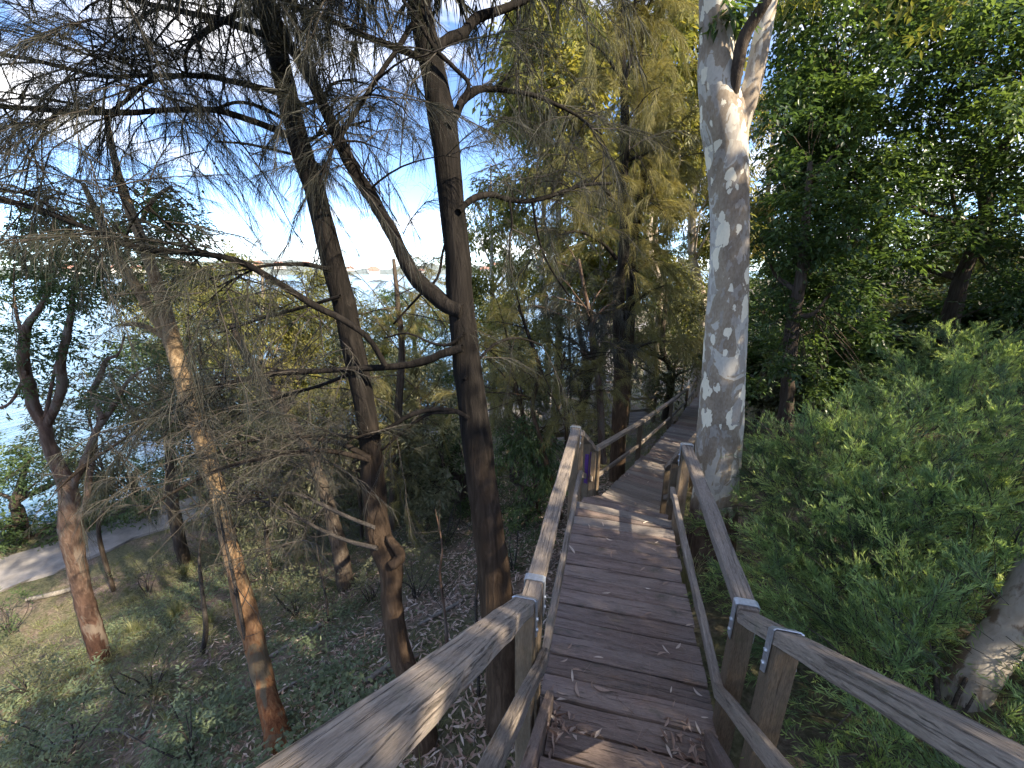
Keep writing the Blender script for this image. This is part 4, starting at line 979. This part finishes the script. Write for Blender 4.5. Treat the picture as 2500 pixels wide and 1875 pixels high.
for px_, y0_, y1_, Y_, w_, n_, S_, m_, lab_ in ((180, 800, 1080, 7.6, 80, 34, .35, M_olive, 'grey-green tea-tree between the many-stemmed tree and the orange trunk'), (420, 700, 960, 7.4, 100, 46, .4, M_olive, 'soft grey tea-tree crossing the orange trunk at mid height'), (560, 900, 1130, 6.8, 110, 50, .45, M_olive, 'pale grey-green tea-tree right of the orange trunk'), (760, 700, 1000, 7.8, 90, 46, .4, M_olive, 'dusky tea-tree behind the slender she-oak at mid height'), (920, 860, 1120, 7.2, 80, 40, .5, M_olive, 'soft grey-green tea-tree between the two big she-oaks'), (1120, 700, 980, 9.5, 80, 40, .4, M_olive, 'shady tea-tree right of the big she-oak, before the lookout'), (1230, 480, 760, 13, 80, 40, .6, M_euc, 'yellow-green gum sapling crown left of the thin crooked sapling')):
    bg(px_, y0_, y1_, Y_, w_, lab_, m_, M_darkbark, n_, .44, 9, .085, .022, .45, S=(S_, .22), tr=.04, group='tea-trees on the slope')
bg(330, 720, 960, 8.5, 90, 'green shore tree behind the shaggy orange trunk', M_sea, M_darkbark, 34, .5, 9, .09, .025, .4, S=(.6, .2))
bg(60, 960, 1180, 9.5, 120, 'low green shoreline bush at the left edge', M_sea, M_darkbark, 40, .5, 10, .09, .03, .3, S=(.65, .2))
bg(300, 990, 1110, 11.0, 120, 'low shoreline bush hiding the water edge behind the path', M_sea, M_darkbark, 34, .5, 9, .09, .03, .3, S=(.5, .2))
bg(620, 860, 1080, 9.5, 130, 'dusty green scrub at mid slope left of centre', M_olive, M_darkbark, 44, .55, 8, .09, .028, .4)
bg(800, 900, 1150, 9.0, 110, 'dusty green scrub behind the kinked she-oak', M_olive, M_darkbark, 40, .5, 9, .09, .028, .4)
bg(1000, 900, 1150, 8.5, 100, 'leafy green scrub behind the big she-oak', M_sea, M_darkbark, 40, .45, 9, .09, .02, .6, S=(.4, .2))
bg(1130, 900, 1120, 6.3, 75, 'drooping narrow-leaved bush right of the big she-oak', M_sea, M_darkbark, 34, .32, 14, .10, .016, 1.0, S=(.5, .25), tr=.04)
bg(1290, 900, 1010, 9.4, 60, 'round grey-green bush below the lookout', M_olive, M_darkbark, 34, .38, 14, .05, .018, .2, tr=.04)

# --- right-hand dense broad-leaved trees
bI = np.array([9.6, 8.7, float(ground_z(9.6, 8.7))])
YI = 8.7
I_tr = [at(x, y, YI) for x, y in ((2012, 880), (2023, 855), (2038, 750), (2057, 675), (2080, 590), (2116, 515), (2131, 467), (2127, 403), (2146, 355), (2183, 291), (2213, 254), (2260, 150))]
lim = [at(x, y, Y) for x, y, Y in ((1960, 742, 8.4), (1840, 660, 8.0), (1900, 420, 8.5), (2020, 250, 8.5), (2120, 100, 8.8), (1780, 520, 8.2), (2250, 420, 8.4), (2050, 380, 7.8), (1960, 120, 9), (1830, 250, 9))]
cl = np.array([at(RNG.uniform(1680, 2330), RNG.uniform(-60, 660) if RNG.random() < .9 else RNG.uniform(660, 800), RNG.uniform(6.8, 9.8)) for _ in range(285)])
cl = cl[vnoise(cl[:, 0] * 1.3 + cl[:, 1], cl[:, 2] * 1.6) > -.38]
gap = np.array([at(x, y, YI) for x, y in ((2020, 860), (2030, 790), (2045, 720), (2057, 675), (2075, 610), (2000, 800))])   # the trunk shows below the crown
for q in gap:
    w_ = q - np.array([0, 0, CAM_Z]); tt = np.clip((cl - [0, 0, CAM_Z]) @ w_ / (w_ @ w_), 0, 1.0); cl = cl[np.linalg.norm(cl - [0, 0, CAM_Z] - tt[:, None] * w_, axis=1) > .62]
leafy_tree('broadleaf_tree', bI, I_tr, [.2, .19, .17, .15, .13, .12, .11, .10, .09, .07, .05, .03], lim, cl, .58, M_darkbark, M_dark,
           'dense dark-green broad-leaved tree filling the upper right', 13, .085, .038, .35, 'dense trees on the right', S=(.45, .3), branch_r=.045)
YJ = 6.6
b2 = at(1700, 935, YJ); 
leafy_tree('broadleaf_tree', b2, [at(x, y, YJ) for x, y in ((1700, 960), (1698, 900), (1704, 800), (1712, 700), (1730, 600), (1740, 480), (1750, 350))], [.13, .12, .11, .10, .08, .06, .03],
           [at(1800, 620, 6.4), at(1660, 560, 6.8), at(1760, 400, 6.8), at(1850, 500, 6.6), at(1820, 300, 7)], np.array([at(RNG.uniform(1630, 1900), RNG.uniform(240, 850), RNG.uniform(5.9, 7.4)) for _ in range(66)]), .36, M_darkbark, M_dark,
           'smaller dark-leaved tree right behind the spotted gum', 14, .075, .034, .35, 'dense trees on the right', S=(.35, .18), branch_r=.025)
def copy_tree(o, parent=None):
    c_ = o.copy(); C.objects.link(c_); c_.parent = parent
    for ch in list(o.children): copy_tree(ch, c_)
    return c_
src_tree = [o for o in bpy.data.objects if o.get('label', '').startswith('smaller dark-leaved')][0]
for (x_, y_, sc_, rz_) in ((12.8, 6.0, 1.2, 1.3), (15.5, 9.5, 1.4, 2.6), (15.0, 3.2, 1.35, 4.0), (19, 7.0, 1.6, .6), (20, 13, 1.5, 5.1), (10.2, 5.2, .9, 3.3)):
    c_ = copy_tree(src_tree); c_.matrix_basis = Matrix.Translation((x_, y_, float(ground_z(x_, y_)) - .1)) @ Matrix.Rotation(rz_, 4, 'Z') @ Matrix.Scale(sc_, 4)
    c_['label'] = 'dark-leaved tree on the bank at and beyond the right edge of the picture'; c_['group'] = 'trees at the right edge of the bank'
# big tree upslope: overhangs the top right; unseen crown shaped to shade the steps
b3 = np.array([10.5, .6, float(ground_z(10.5, .6))])
cl3 = np.concatenate([cloud(60, (8.6, .2, 6.4), (2.8, 3.0, 2.4), .2), cloud(34, (7.4, 3.4, 6.2), (1.6, 2.2, 1.5), .2), cloud(60, (6.0, -3.4, 5.6), (3.0, 2.4, 2.0), .2)])
leafy_tree('broadleaf_tree', b3, [b3 - [0, 0, .3], b3 + [-.1, .1, 1.6], b3 + [-.4, .2, 3.2], b3 + [-.8, .3, 5.0], b3 + [-1.0, .4, 6.5]], [.3, .27, .22, .15, .06],
           [(7.4, 3.4, 5.4), (8.6, 2.8, 6.4), (8, -2, 5.2), (11.5, 2.4, 6.6), (11, -1.6, 6), (9, .6, 7.8), (7.3, .6, 5.3)], cl3, .8, M_darkbark, M_dark,
           'large broad-leaved tree upslope whose leaves overhang the top right corner', 4.6, .12, .055, .4, 'dense trees on the right', S=(.5, .2), branch_r=.05)
# understorey on the right bank
for px, y0, y1, Y, w_, lab, mt in ((1950, 640, 850, 10.5, 150, 'shaded shrub under the broad-leaved tree', M_olive), (1780, 760, 900, 10, 110, 'dim scrub behind the small dark-leaved tree', M_olive), (2180, 480, 760, 11.5, 150, 'sun-flecked shrub at the right edge behind the tree trunk', M_euc), (1640, 700, 860, 12, 70, 'dark scrub directly behind the spotted gum', M_dark), (1880, 480, 700, 15, 220, 'shadowy thicket far behind the broad-leaved tree', M_dark), (2150, 300, 620, 17, 220, 'thicket on the far right bank', M_dark), (2180, 600, 790, 9.3, 150, 'leafy thicket at the right edge just above the bottlebrush', M_dark), (1690, 600, 800, 17, 130, 'distant thicket seen just right of the spotted gum trunk', M_dark), (1880, 700, 850, 9.0, 120, 'low dark thicket between the small dark-leaved tree and the big trunk', M_dark)):
    bg(px, y0, y1, Y, w_, lab, mt, M_darkbark, 44, .62, 8, .13, .05, .3, S=(.4, .2), tr=.06, group='scrub on the right bank')

# --- curved pale trunk low on the right
r = root_at('curved_trunk', at(2035, 1720, 1.87), 'smooth pale trunk curving out of the bush at the lower right edge', 'tree')
kp = px_path([(2000, 1900), (2035, 1720), (2062, 1580), (2095, 1470), (2140, 1410), (2185, 1350), (2225, 1270), (2260, 1170), (2290, 1040), (2330, 880), (2370, 700)], [40, 40, 40, 40, 37, 35, 33, 31, 28, 24, 18], 1.85, 2.3, 36)
kp = np.vstack([kp, smooth_path(np.array([kp[-1], kp[-1] + [.35, .25, .9, -.02], kp[-1] + [.5, .6, 2.0, -.045], kp[-1] + [.4, 1.0, 3.2, -.07]]), 12)[1:]])
limb('trunk', kp, M_greybark, r, 20, .03)
for e_ in ((1.0, .3, .7), (-.5, .9, .9), (.8, 1.1, .4)):
    limb('branch', np.c_[smooth_path(np.array([kp[-6, :3], kp[-6, :3] + np.array(e_) * .5 + [0, 0, .15], kp[-6, :3] + np.array(e_)]), 8), np.linspace(.03, .01, 8)], M_greybark, r, 7)
kc = cloud(20, kp[-1, :3] + np.array([.4, .5, -.1]), (1.3, 1.2, .9)); b = leaf_clump_cloud(kc, np.full(20, .4), 9, .1, .03, .5); c = link('crown', b.mesh('crown', M_euc), r); c['kind'] = 'stuff'

# --- bottlebrush bush
KEEP_CLEAR = kp[14:22]
def brush_bush(label, ells, n, base, leaf_len=.062):
    r = root_at('bottlebrush_bush', base, label, 'bush', 'bottlebrush bushes by the steps'); bag = Bag(); st = Bag()
    vol = np.array([e[1][0] * e[1][1] for e in ells]); pick = RNG.choice(len(ells), n, p=vol / vol.sum())
    ng = max(8, n // 13); gi = RNG.integers(0, ng, n)          # shoots gathered on plume-like branches
    gp = RNG.choice(len(ells), ng, p=vol / vol.sum()); gc = np.array([e[0] for e in ells])[gp]; gr = np.array([e[1] for e in ells])[gp]
    gd = rdir(ng); gd[:, 2] = np.where(gd[:, 2] < -.3, -gd[:, 2], gd[:, 2]); gk = np.where(RNG.random(ng) < .75, RNG.uniform(.55, .9, ng), RNG.uniform(.2, .55, ng))[:, None]
    g0 = gc + gd * gr * gk; gdir = unit(gd * .8 + rdir(ng) * .55 + np.array([0, 0, .22])); gl = RNG.uniform(.35, .85, ng)
    u_ = RNG.random(n) ** .7; d = gdir[gi]; perp = unit(np.cross(d, rdir(n)))
    P = g0[gi] + d * (gl[gi] * u_)[:, None] + np.array([0, 0, -.22]) * (gl[gi] * u_ ** 2)[:, None] + perp * .09 * (1.1 - u_)[:, None]
    d = unit(d * .9 + perp * .6)
    gshade = np.clip(RNG.normal(.48, .22, ng), .03, .95)
    keep = P[:, 2] > ground_z(P[:, 0], P[:, 1]) - .05
    Pt = np.array([P[:, 0] * CH - P[:, 1] * SH]).T
    keep &= ((P[:, 0] * CH - P[:, 1] * SH) > tr + .10) | (P[:, 1] > 5.2); 
    for q in KEEP_CLEAR:                             # the bush grows around the curved trunk, open towards the camera
        w_ = np.array(q[:3]) - np.array([0, 0, CAM_Z]); tt = np.clip(((P - [0, 0, CAM_Z]) @ w_) / (w_ @ w_), 0, 1.05)
        keep &= np.linalg.norm(P - [0, 0, CAM_Z] - tt[:, None] * w_, axis=1) > np.where(tt < .45, 0, .15)
    P, d, gi = P[keep], d[keep], gi[keep]; n = len(P)
    D = unit(d + rdir(n) * .18 + np.array([0, 0, .05])); Ls = RNG.uniform(.14, .38, n)
    S0_ = np.clip(gshade[gi] + RNG.normal(size=n) * .07, 0, 1)
    m = 24; u = np.tile(np.linspace(.05, 1, m), (n, 1)); bend = rdir(n) * .16 + np.array([0, 0, -.18])
    base_p = P[:, None] - (D * Ls[:, None] * .5)[:, None] + D[:, None] * (Ls[:, None] * u)[..., None] + bend[:, None] * (Ls[:, None] * u ** 2)[..., None]
    rad_d = unit(np.cross(D[:, None], rdir(n * m).reshape(n, m, 3)))
    LD = unit(D[:, None] * (.75 + .5 * u[..., None]) + rad_d * .62 + np.array([0, 0, .12]))
    PP = base_p.reshape(-1, 3); DD = LD.reshape(-1, 3)
    sh = np.clip((S0_[:, None] + .32 * np.clip(u - .7, 0, 1) / .3 + RNG.normal(size=(n, m)) * .05), 0, 1).ravel()
    N_ = rdir(n * m)
    bag.add(*leaves(PP, DD, N_, leaf_len * RNG.uniform(.7, 1.2, n * m) * (1.05 - .35 * u.ravel()), np.full(n * m, .0056), sh, .05, .5))
    st.add(*needles(P - D * Ls[:, None] * .6, D, Ls * 1.1, np.full(n, .004), np.zeros(n), np.full(n, .2)))
    f = link('foliage', bag.mesh('foliage', M_brush), r); f['kind'] = 'stuff'
    ok = np.ones(ng, bool)
    for q in KEEP_CLEAR:
        for f_s in (0, .5, 1):
            gp_ = g0 + gdir * (gl * f_s)[:, None] - [0, 0, CAM_Z]; w_ = np.array(q[:3]) - np.array([0, 0, CAM_Z]); tt = np.clip((gp_ @ w_) / (w_ @ w_), 0, 1.05)
            ok &= np.linalg.norm(gp_ - tt[:, None] * w_, axis=1) > .2
        ok &= (g0[:, 0] * CH - g0[:, 1] * SH) > tr + .25
    g0, gdir, gl, ng = g0[ok], gdir[ok], gl[ok], int(ok.sum())
    st.add(*needles(g0, gdir, gl, np.full(ng, .009), np.full(ng, .2), np.full(ng, .2)))
    s_ = link('twigs', st.mesh('twigs', M_twig), r); s_['kind'] = 'stuff'
    for e in ells:
        for q in range(3):
            e1 = np.array(e[0]) + RNG.normal(size=3) * .25 * np.array(e[1]); b_ = np.array(base) + RNG.normal(size=3) * [.12, .12, 0]
            limb('stem', np.c_[smooth_path(np.array([b_, (b_ + e1) / 2 + RNG.normal(size=3) * .1, e1]), 10), np.linspace(.022, .007, 10)], M_twig, r, 6)
    return r
brush_bush('feathery green bottlebrush bush crowding the right rail below the spotted gum', [((2.85, 3.3, .05), (.8, .75, .72)), ((3.6, 3.6, .25), (1.1, .9, .85)), ((2.45, 2.5, -.1), (.62, .7, .6)), ((3.4, 2.6, .15), (1.0, .9, .8))], 4200, (3.2, 3.1, float(ground_z(3.2, 3.1))))
brush_bush('taller feathery bottlebrush bush at the right edge of the picture', [((4.7, 4.0, .35), (1.2, 1.1, .85)), ((6.0, 4.8, .5), (1.4, 1.2, .95)), ((4.6, 3.0, .2), (1.1, .9, .8)), ((7.3, 6.0, .6), (1.3, 1.2, .95))], 3200, (5.2, 4.1, float(ground_z(5.2, 4.1))), .072)
brush_bush('low dark bottlebrush sprays under the lower right handrail', [((2.2, 1.35, .1), (.75, .7, .55)), ((3.0, 1.6, .1), (.9, .7, .55)), ((2.2, .6, .4), (.9, .6, .5)), ((2.9, 2.2, .15), (.8, .7, .6)), ((2.08, 1.55, .32), (.42, .36, .36)), ((2.4, 1.75, .2), (.4, .35, .35))], 2500, (2.5, 1.3, float(ground_z(2.5, 1.3))))

# ------------------------------------------------------------------ undergrowth
def near_pts(n, x0, x1, y0, y1, bias=1.6):
    x = RNG.uniform(x0, x1, n); y = y0 + (y1 - y0) * RNG.random(n) ** bias; return x, y
def on_ground(x, y, dz=0): return np.stack([x, y, ground_z(x, y) + dz], 1)
# leaf litter
x, y = near_pts(56000, -7, 2.2, 1.0, 10, 1.7)
k = (vnoise(x * .8 + 3, y * .8) + .35 * (x + 1.5) > RNG.normal(-.1, .6, len(x))) & (((x * CH - y * SH) < TL - .05) | (y > 4.5)); x, y = x[k], y[k]
n = len(x); P = on_ground(x, y, .012 + RNG.uniform(0, .02, n)); D = rdir(n); D[:, 2] *= .3
b = Bag(); b.add(*leaves(P, D, unit(rdir(n) * .5 + [0, 0, 1]), RNG.uniform(.05, .13, n), RNG.uniform(.012, .026, n), np.clip(RNG.normal(.70, .24, n), 0, 1), .3))
o = link('leaf_litter', b.mesh('leaf_litter', M_litter)); set_tags(o, 'dry pinkish gum leaves strewn over the slope beneath the she-oaks', 'leaf litter', kind='stuff')
# grass
x, y = near_pts(66000, -10, 1, 1.5, 14, 1.4)
k = (vnoise(x * .7, y * .7 + 2) - .32 * (x + 2.4) > RNG.normal(.05, .5, len(x))); x, y = x[k], y[k]; n = len(x)
x, y = x[:3000], y[:3000]; n = len(x); m = 12; az = RNG.uniform(0, 6.28, n * m); sp = RNG.uniform(.1, 1.2, n * m)
D = unit(np.stack([np.cos(az) * sp, np.sin(az) * sp, np.ones(n * m)], 1)); xx = np.repeat(x, m) + np.cos(az) * .03; yy = np.repeat(y, m) + np.sin(az) * .03
hs_ = np.repeat(RNG.uniform(.07, .30, n), m)
b = Bag(); b.add(*needles(on_ground(xx, yy), D, hs_ * RNG.uniform(.5, 1.1, n * m), np.full(n * m, .005), RNG.uniform(.3, 1.6, n * m), np.clip(np.repeat(RNG.normal(.5, .25, n), m) + RNG.normal(size=n * m) * .12, 0, 1)))
o = link('grass', b.mesh('grass', M_grass)); set_tags(o, 'thin grass scattered over the slope', 'grass', kind='stuff')
# ground cover
x, y = near_pts(4200, -8, 1.0, 1.6, 11, 1.4)
k = (vnoise(x * .9 + 7, y * .9 + 1) - .20 * (x + 3.0) > RNG.normal(.3, .3, len(x))); x, y = x[k], y[k]; n = len(x); m = 12
P = np.repeat(on_ground(x, y, .02), m, 0) + RNG.normal(size=(n * m, 3)) * [.07, .07, .03] + [0, 0, .05]
D = rdir(n * m); D[:, 2] = np.abs(D[:, 2]) * .3
b = Bag(); b.add(*leaves(P, D, unit(rdir(n * m) * .4 + [0, 0, 1]), RNG.uniform(.03, .07, n * m), RNG.uniform(.016, .035, n * m), np.clip(RNG.normal(.45, .2, n * m), 0, 1)))
o = link('ground_cover', b.mesh('ground_cover', M_cover)); set_tags(o, 'blue-green leafy weeds covering the lower slope', 'ground cover', kind='stuff')
x = RNG.uniform(-3.4, -1.1, 900); y = RNG.uniform(1.1, 3.4, 900)
k = vnoise(x * 1.7 + 2, y * 1.7) > RNG.normal(.0, .35, len(x)); x, y = x[k], y[k]; n = len(x); m = 14
P = np.repeat(on_ground(x, y, .02), m, 0) + RNG.normal(size=(n * m, 3)) * [.08, .08, .05] + [0, 0, .09]
D = rdir(n * m); D[:, 2] = np.abs(D[:, 2]) * .35
b = Bag(); b.add(*leaves(P, D, unit(rdir(n * m) * .45 + [0, 0, 1]), RNG.uniform(.03, .075, n * m), RNG.uniform(.018, .04, n * m), np.clip(np.repeat(RNG.normal(.45, .2, n), m) + RNG.normal(size=n * m) * .1, 0, 1)))
o = link('leafy_weeds', b.mesh('leafy_weeds', M_cover)); set_tags(o, 'dense leafy weeds in the bottom left corner', 'weeds', kind='stuff')
# right bank ground cover
x, y = near_pts(10000, 3, 16, 4, 18, 1.2); n = len(x)
D = unit(np.stack([RNG.normal(size=n) * .5, RNG.normal(size=n) * .5, np.ones(n)], 1))
b = Bag(); b.add(*needles(on_ground(x, y), D, RNG.uniform(.12, .4, n), RNG.uniform(.006, .012, n), RNG.uniform(.3, 1.4, n), np.clip(RNG.normal(.55, .25, n), 0, 1)))
o = link('dry_grass', b.mesh('dry_grass', M_grass)); set_tags(o, 'dry grass on the shaded right bank', 'grass', kind='stuff')
# twigs
b = Bag(); x, y = near_pts(1500, -8, 1, 1.2, 9, 1.3)
for xi, yi in zip(x, y):
    z = float(ground_z(xi, yi)) + .02; a = RNG.uniform(0, 6.28); l = RNG.uniform(.08, .5); c = np.array([xi, yi, z])
    q = smooth_path(np.array([c, c + [math.cos(a) * l / 2, math.sin(a) * l / 2, RNG.uniform(0, .06)], c + [math.cos(a + .3) * l, math.sin(a + .3) * l, RNG.uniform(-.02, .1)]]), 4)
    V, Qd = tube(np.c_[q, np.linspace(.004, .0015, 4)], 3, 0, cap=False); b.add(V, np.concatenate([Qd[:, [0, 1, 2]], Qd[:, [0, 2, 3]]]), np.full(len(V), .5))
o = link('fallen_twigs', b.mesh('fallen_twigs', M_log)); set_tags(o, 'thin grey twigs scattered across the slope', 'twigs', kind='stuff')
# fallen branches, stump
for pts, hw, lab in (([(905, 1355), (985, 1310), (1000, 1300)], [4, 3], 'short fallen stick beside the kinked she-oak'), ([(790, 1480), (850, 1440), (905, 1420)], [7, 6, 4], 'pale fallen log lying across the litter below the kinked trunk'), ([(560, 1440), (640, 1390), (700, 1350)], [5, 4], 'grey fallen branch beside the orange trunk'), ([(560, 1540), (620, 1490), (700, 1450)], [4, 3], 'thin fallen branch near the foot of the orange trunk'), ([(60, 1300), (130, 1285), (200, 1262)], [5, 5, 3], 'dark driftwood log on the bare ground above the path'), ([(100, 1620), (240, 1580), (300, 1600), (330, 1540)], [4, 3, 3], 'bleached crooked branch in the weeds at bottom left')):
    P = [at_ground(*p) for p in pts]; path = smooth_path(np.array([[*(p + [0, 0, px_r(h, p) * .8 + .02]), px_r(h, p)] for p, h in zip(P, np.interp(np.linspace(0, 1, len(P)), np.linspace(0, 1, len(hw)), hw))]), 12)
    V, Qd = tube(path, 7, .08); o = link('fallen_branch', quads_mesh('fallen_branch', V, Qd, M_log)); set_tags(o, lab, 'branch')
p = at_ground(712, 1452); path = np.array([[p[0], p[1], p[2] - .1, .03], [p[0] - .01, p[1], p[2] + .06, .028], [p[0] - .03, p[1], p[2] + .14, .024], [p[0] - .05, p[1], p[2] + .2, .017]])
V, Qd = tube(path, 8, .12); o = link('stump', quads_mesh('stump', V, Qd, M_log)); set_tags(o, 'little grey broken stump standing in the leaf litter', 'stump')
# tussocks
def tussock(p, n, L, w, lab, S=.7, group='tussocks'):
    az = RNG.uniform(0, 6.28, n); sp = RNG.uniform(.1, .8, n)
    D = unit(np.stack([np.cos(az) * sp, np.sin(az) * sp, np.ones(n)], 1)); P = np.array(p) + np.stack([np.cos(az), np.sin(az), 0 * az], 1) * .05 * RNG.random(n)[:, None]
    b = Bag(); b.add(*needles(P, D, RNG.uniform(.5, 1, n) * L, np.full(n, w), RNG.uniform(.5, 2.2, n), np.clip(RNG.normal(S, .15, n), 0, 1)))
    o = link('grass_tussock', b.mesh('grass_tussock', M_grass)); set_tags(o, lab, 'grass tussock', group)
for dx, dy, L, lab in ((290, 1370, .5, 'grass tussock nearest the reddish many-stemmed tree'), (380, 1330, .55, 'straw-tipped tussock left of the grey-barked sapling'), (450, 1350, .5, 'tussock at the foot of the grey-barked sapling'), (400, 1240, .5, 'tussock on the edge of the bare ground by the path')):
    tussock(at_ground(dx, dy), 220, L, .006, lab)
pt = wk(3.75, tr + .14); tussock((pt[0], pt[1], float(ground_z(pt[0], pt[1]))), 260, .75, .007, 'straw-coloured dry tussock between the spotted gum and the right rail', .95)
pt = at_ground(1960, 900)
# ------------------------------------------------------------------ fallen leaves on the decking
def leaf_mesh(seed):
    rng = np.random.default_rng(seed); n = 7; V = []; Fc = []
    curl = rng.uniform(.05, .25); side = rng.uniform(-.15, .15)
    for i in range(n):
        t = i / (n - 1); w = .115 * math.sin(math.pi * min(1, t * .97 + .015)) ** .8 * (1.15 - .5 * t); x = t - .5; yc = side * (4 * t * (1 - t)); z = curl * (2 * t - 1) ** 2 * .4
        V += [(x, yc - w, z + .02 + .25 * w), (x, yc, z), (x, yc + w, z + .02 + .25 * w)]
    for i in range(n - 1):
        a = i * 3; Fc += [(a, a + 1, a + 4, a + 3), (a + 1, a + 2, a + 5, a + 4)]
    me = bpy.data.meshes.new('fallen_leaf'); me.from_pydata(V, [], Fc)
    a = me.attributes.new('shade', 'FLOAT', 'POINT'); a.data.foreach_set('value', np.full(len(V), rng.uniform(.45, 1.0), np.float32))
    me.materials.append(M_litter); me.update(); return me
lm = [leaf_mesh(k) for k in range(9)]
def put_leaf(p, L, rz, k, label, group=None):
    o = link('fallen_leaf', lm[k % 9]); o.matrix_basis = Matrix.Translation(Vector(p)) @ Matrix.Rotation(rz, 4, 'Z') @ Matrix.Rotation(random.uniform(-.15, .15), 4, 'X') @ Matrix.Diagonal((L, L * random.uniform(.8, 1.2), L * .8, 1))
    return set_tags(o, label, 'leaf', group)
def deck_pt(dx, dy, z=0.): 
    d = ray(dx, dy); return d * ((z - CAM_Z) / d[2]) + np.array([0, 0, CAM_Z])
for dx, dy, L, a, k, lab in ((1236, 1462, .085, 1.5, 4, 'pale oval leaf standing out on the boards near the left post'), (1234, 1188, .13, 1.9, 2, 'large light curled leaf against the left rail of the landing'), (1300, 1490, .10, -.3, 6, 'pinkish long leaf in the middle of the near landing boards'),
                             (1322, 1200, .09, 1.3, 1, 'narrow pale leaf in the middle of the landing'), (1272, 1138, .07, 1.6, 3, 'small white leaf at the far left of the landing'), (1395, 1130, .08, .5, 7, 'pale leaf near the far mitred edge of the landing'), (1248, 1492, .09, 1.6, 5, 'brown upright leaf left of the pinkish one'), (1462, 1180, .07, .2, 0, 'small curled leaf by the far right of the landing'), (1440, 1262, .08, .4, 8, 'tan leaf lying near the right edge midway along the landing'), (1310, 1282, .07, .1, 2, 'pale small leaf lying left of centre of the landing')):
    put_leaf(deck_pt(dx, dy) + [0, 0, .006], L, a, k, lab)
for i in range(46):
    s_ = random.uniform(1.6, 3.8); t = random.choice((random.uniform(.35, .68), random.uniform(.1, .68), random.uniform(-.24, .1)))
    if i > 22: s_ = random.uniform(1.56, 1.9); t = random.choice((random.uniform(.4, .66), random.uniform(.45, .66), random.uniform(-.24, .0)))
    put_leaf(wk(s_, t, .006 + random.uniform(0, .01)), random.uniform(.035, .075), random.uniform(0, 6.28), i, *(('small dry leaf lying in the leaf scatter at the foot of the upper steps', 'leaves at the foot of the upper steps') if i > 22 else ('small dry leaf lying loose along the right half of the landing', 'leaves on the right half of the landing') if t > .2 else ('small dry leaf lying loose on the left half of the landing', 'leaves on the left half of the landing')))
for i in range(18):
    seg = random.choice((0, 0, 1, 1, 2)); f = random.random(); p0, p1 = np.array(LOW[seg]), np.array(LOW[seg + 1]); c = p0 + (p1 - p0) * f + low_n * random.uniform(.05, .95)
    put_leaf((c[0], c[1], LOWZ[seg][0] + (LOWZ[seg][1] - LOWZ[seg][0]) * f + .01), random.uniform(.06, .11), random.uniform(0, 6.28), i, 'tiny pale leaf lying on the lower boardwalk', 'leaves on the lower boardwalk')
# the heap of leaves and needles in the corner of the first step
b = Bag()
for cs, ct, n, sp in ((1.62, -.14, 95, .075), (1.66, .52, 60, .10), (1.46, .50, 30, .08)):
    s_ = cs + RNG.normal(size=n) * sp; t = np.clip(ct + RNG.normal(size=n) * sp * .8, TL + .08, TR - .08); z = np.where(s_ < S0, RISE, 0) + .008 + np.abs(RNG.normal(size=n)) * .018
    P = np.array([wk(a, c_, d_) for a, c_, d_ in zip(s_, t, z)]); D = rdir(n); D[:, 2] *= .25
    b.add(*leaves(P, D, unit(rdir(n) * .5 + [0, 0, 1]), RNG.uniform(.04, .10, n), RNG.uniform(.010, .02, n), np.clip(RNG.normal(.45, .25, n), 0, 1), .3))
n = 420; s_ = 1.56 + 2.2 * RNG.random(n) ** 2; t = RNG.uniform(TL + .05, TR - .03, n)
P = np.array([wk(a, c_, .006) for a, c_ in zip(s_, t)]); D = rdir(n); D[:, 2] = RNG.uniform(0, .06, n)
b.add(*needles(P, D, RNG.uniform(.08, .22, n), np.full(n, .0016), np.zeros(n), np.clip(RNG.normal(.35, .15, n), 0, 1)))
o = link('leaf_heap', b.mesh('leaf_heap', M_litter)); set_tags(o, 'little heaps of dry leaves and needles caught on the bottom step and boards', 'leaf litter', kind='stuff')
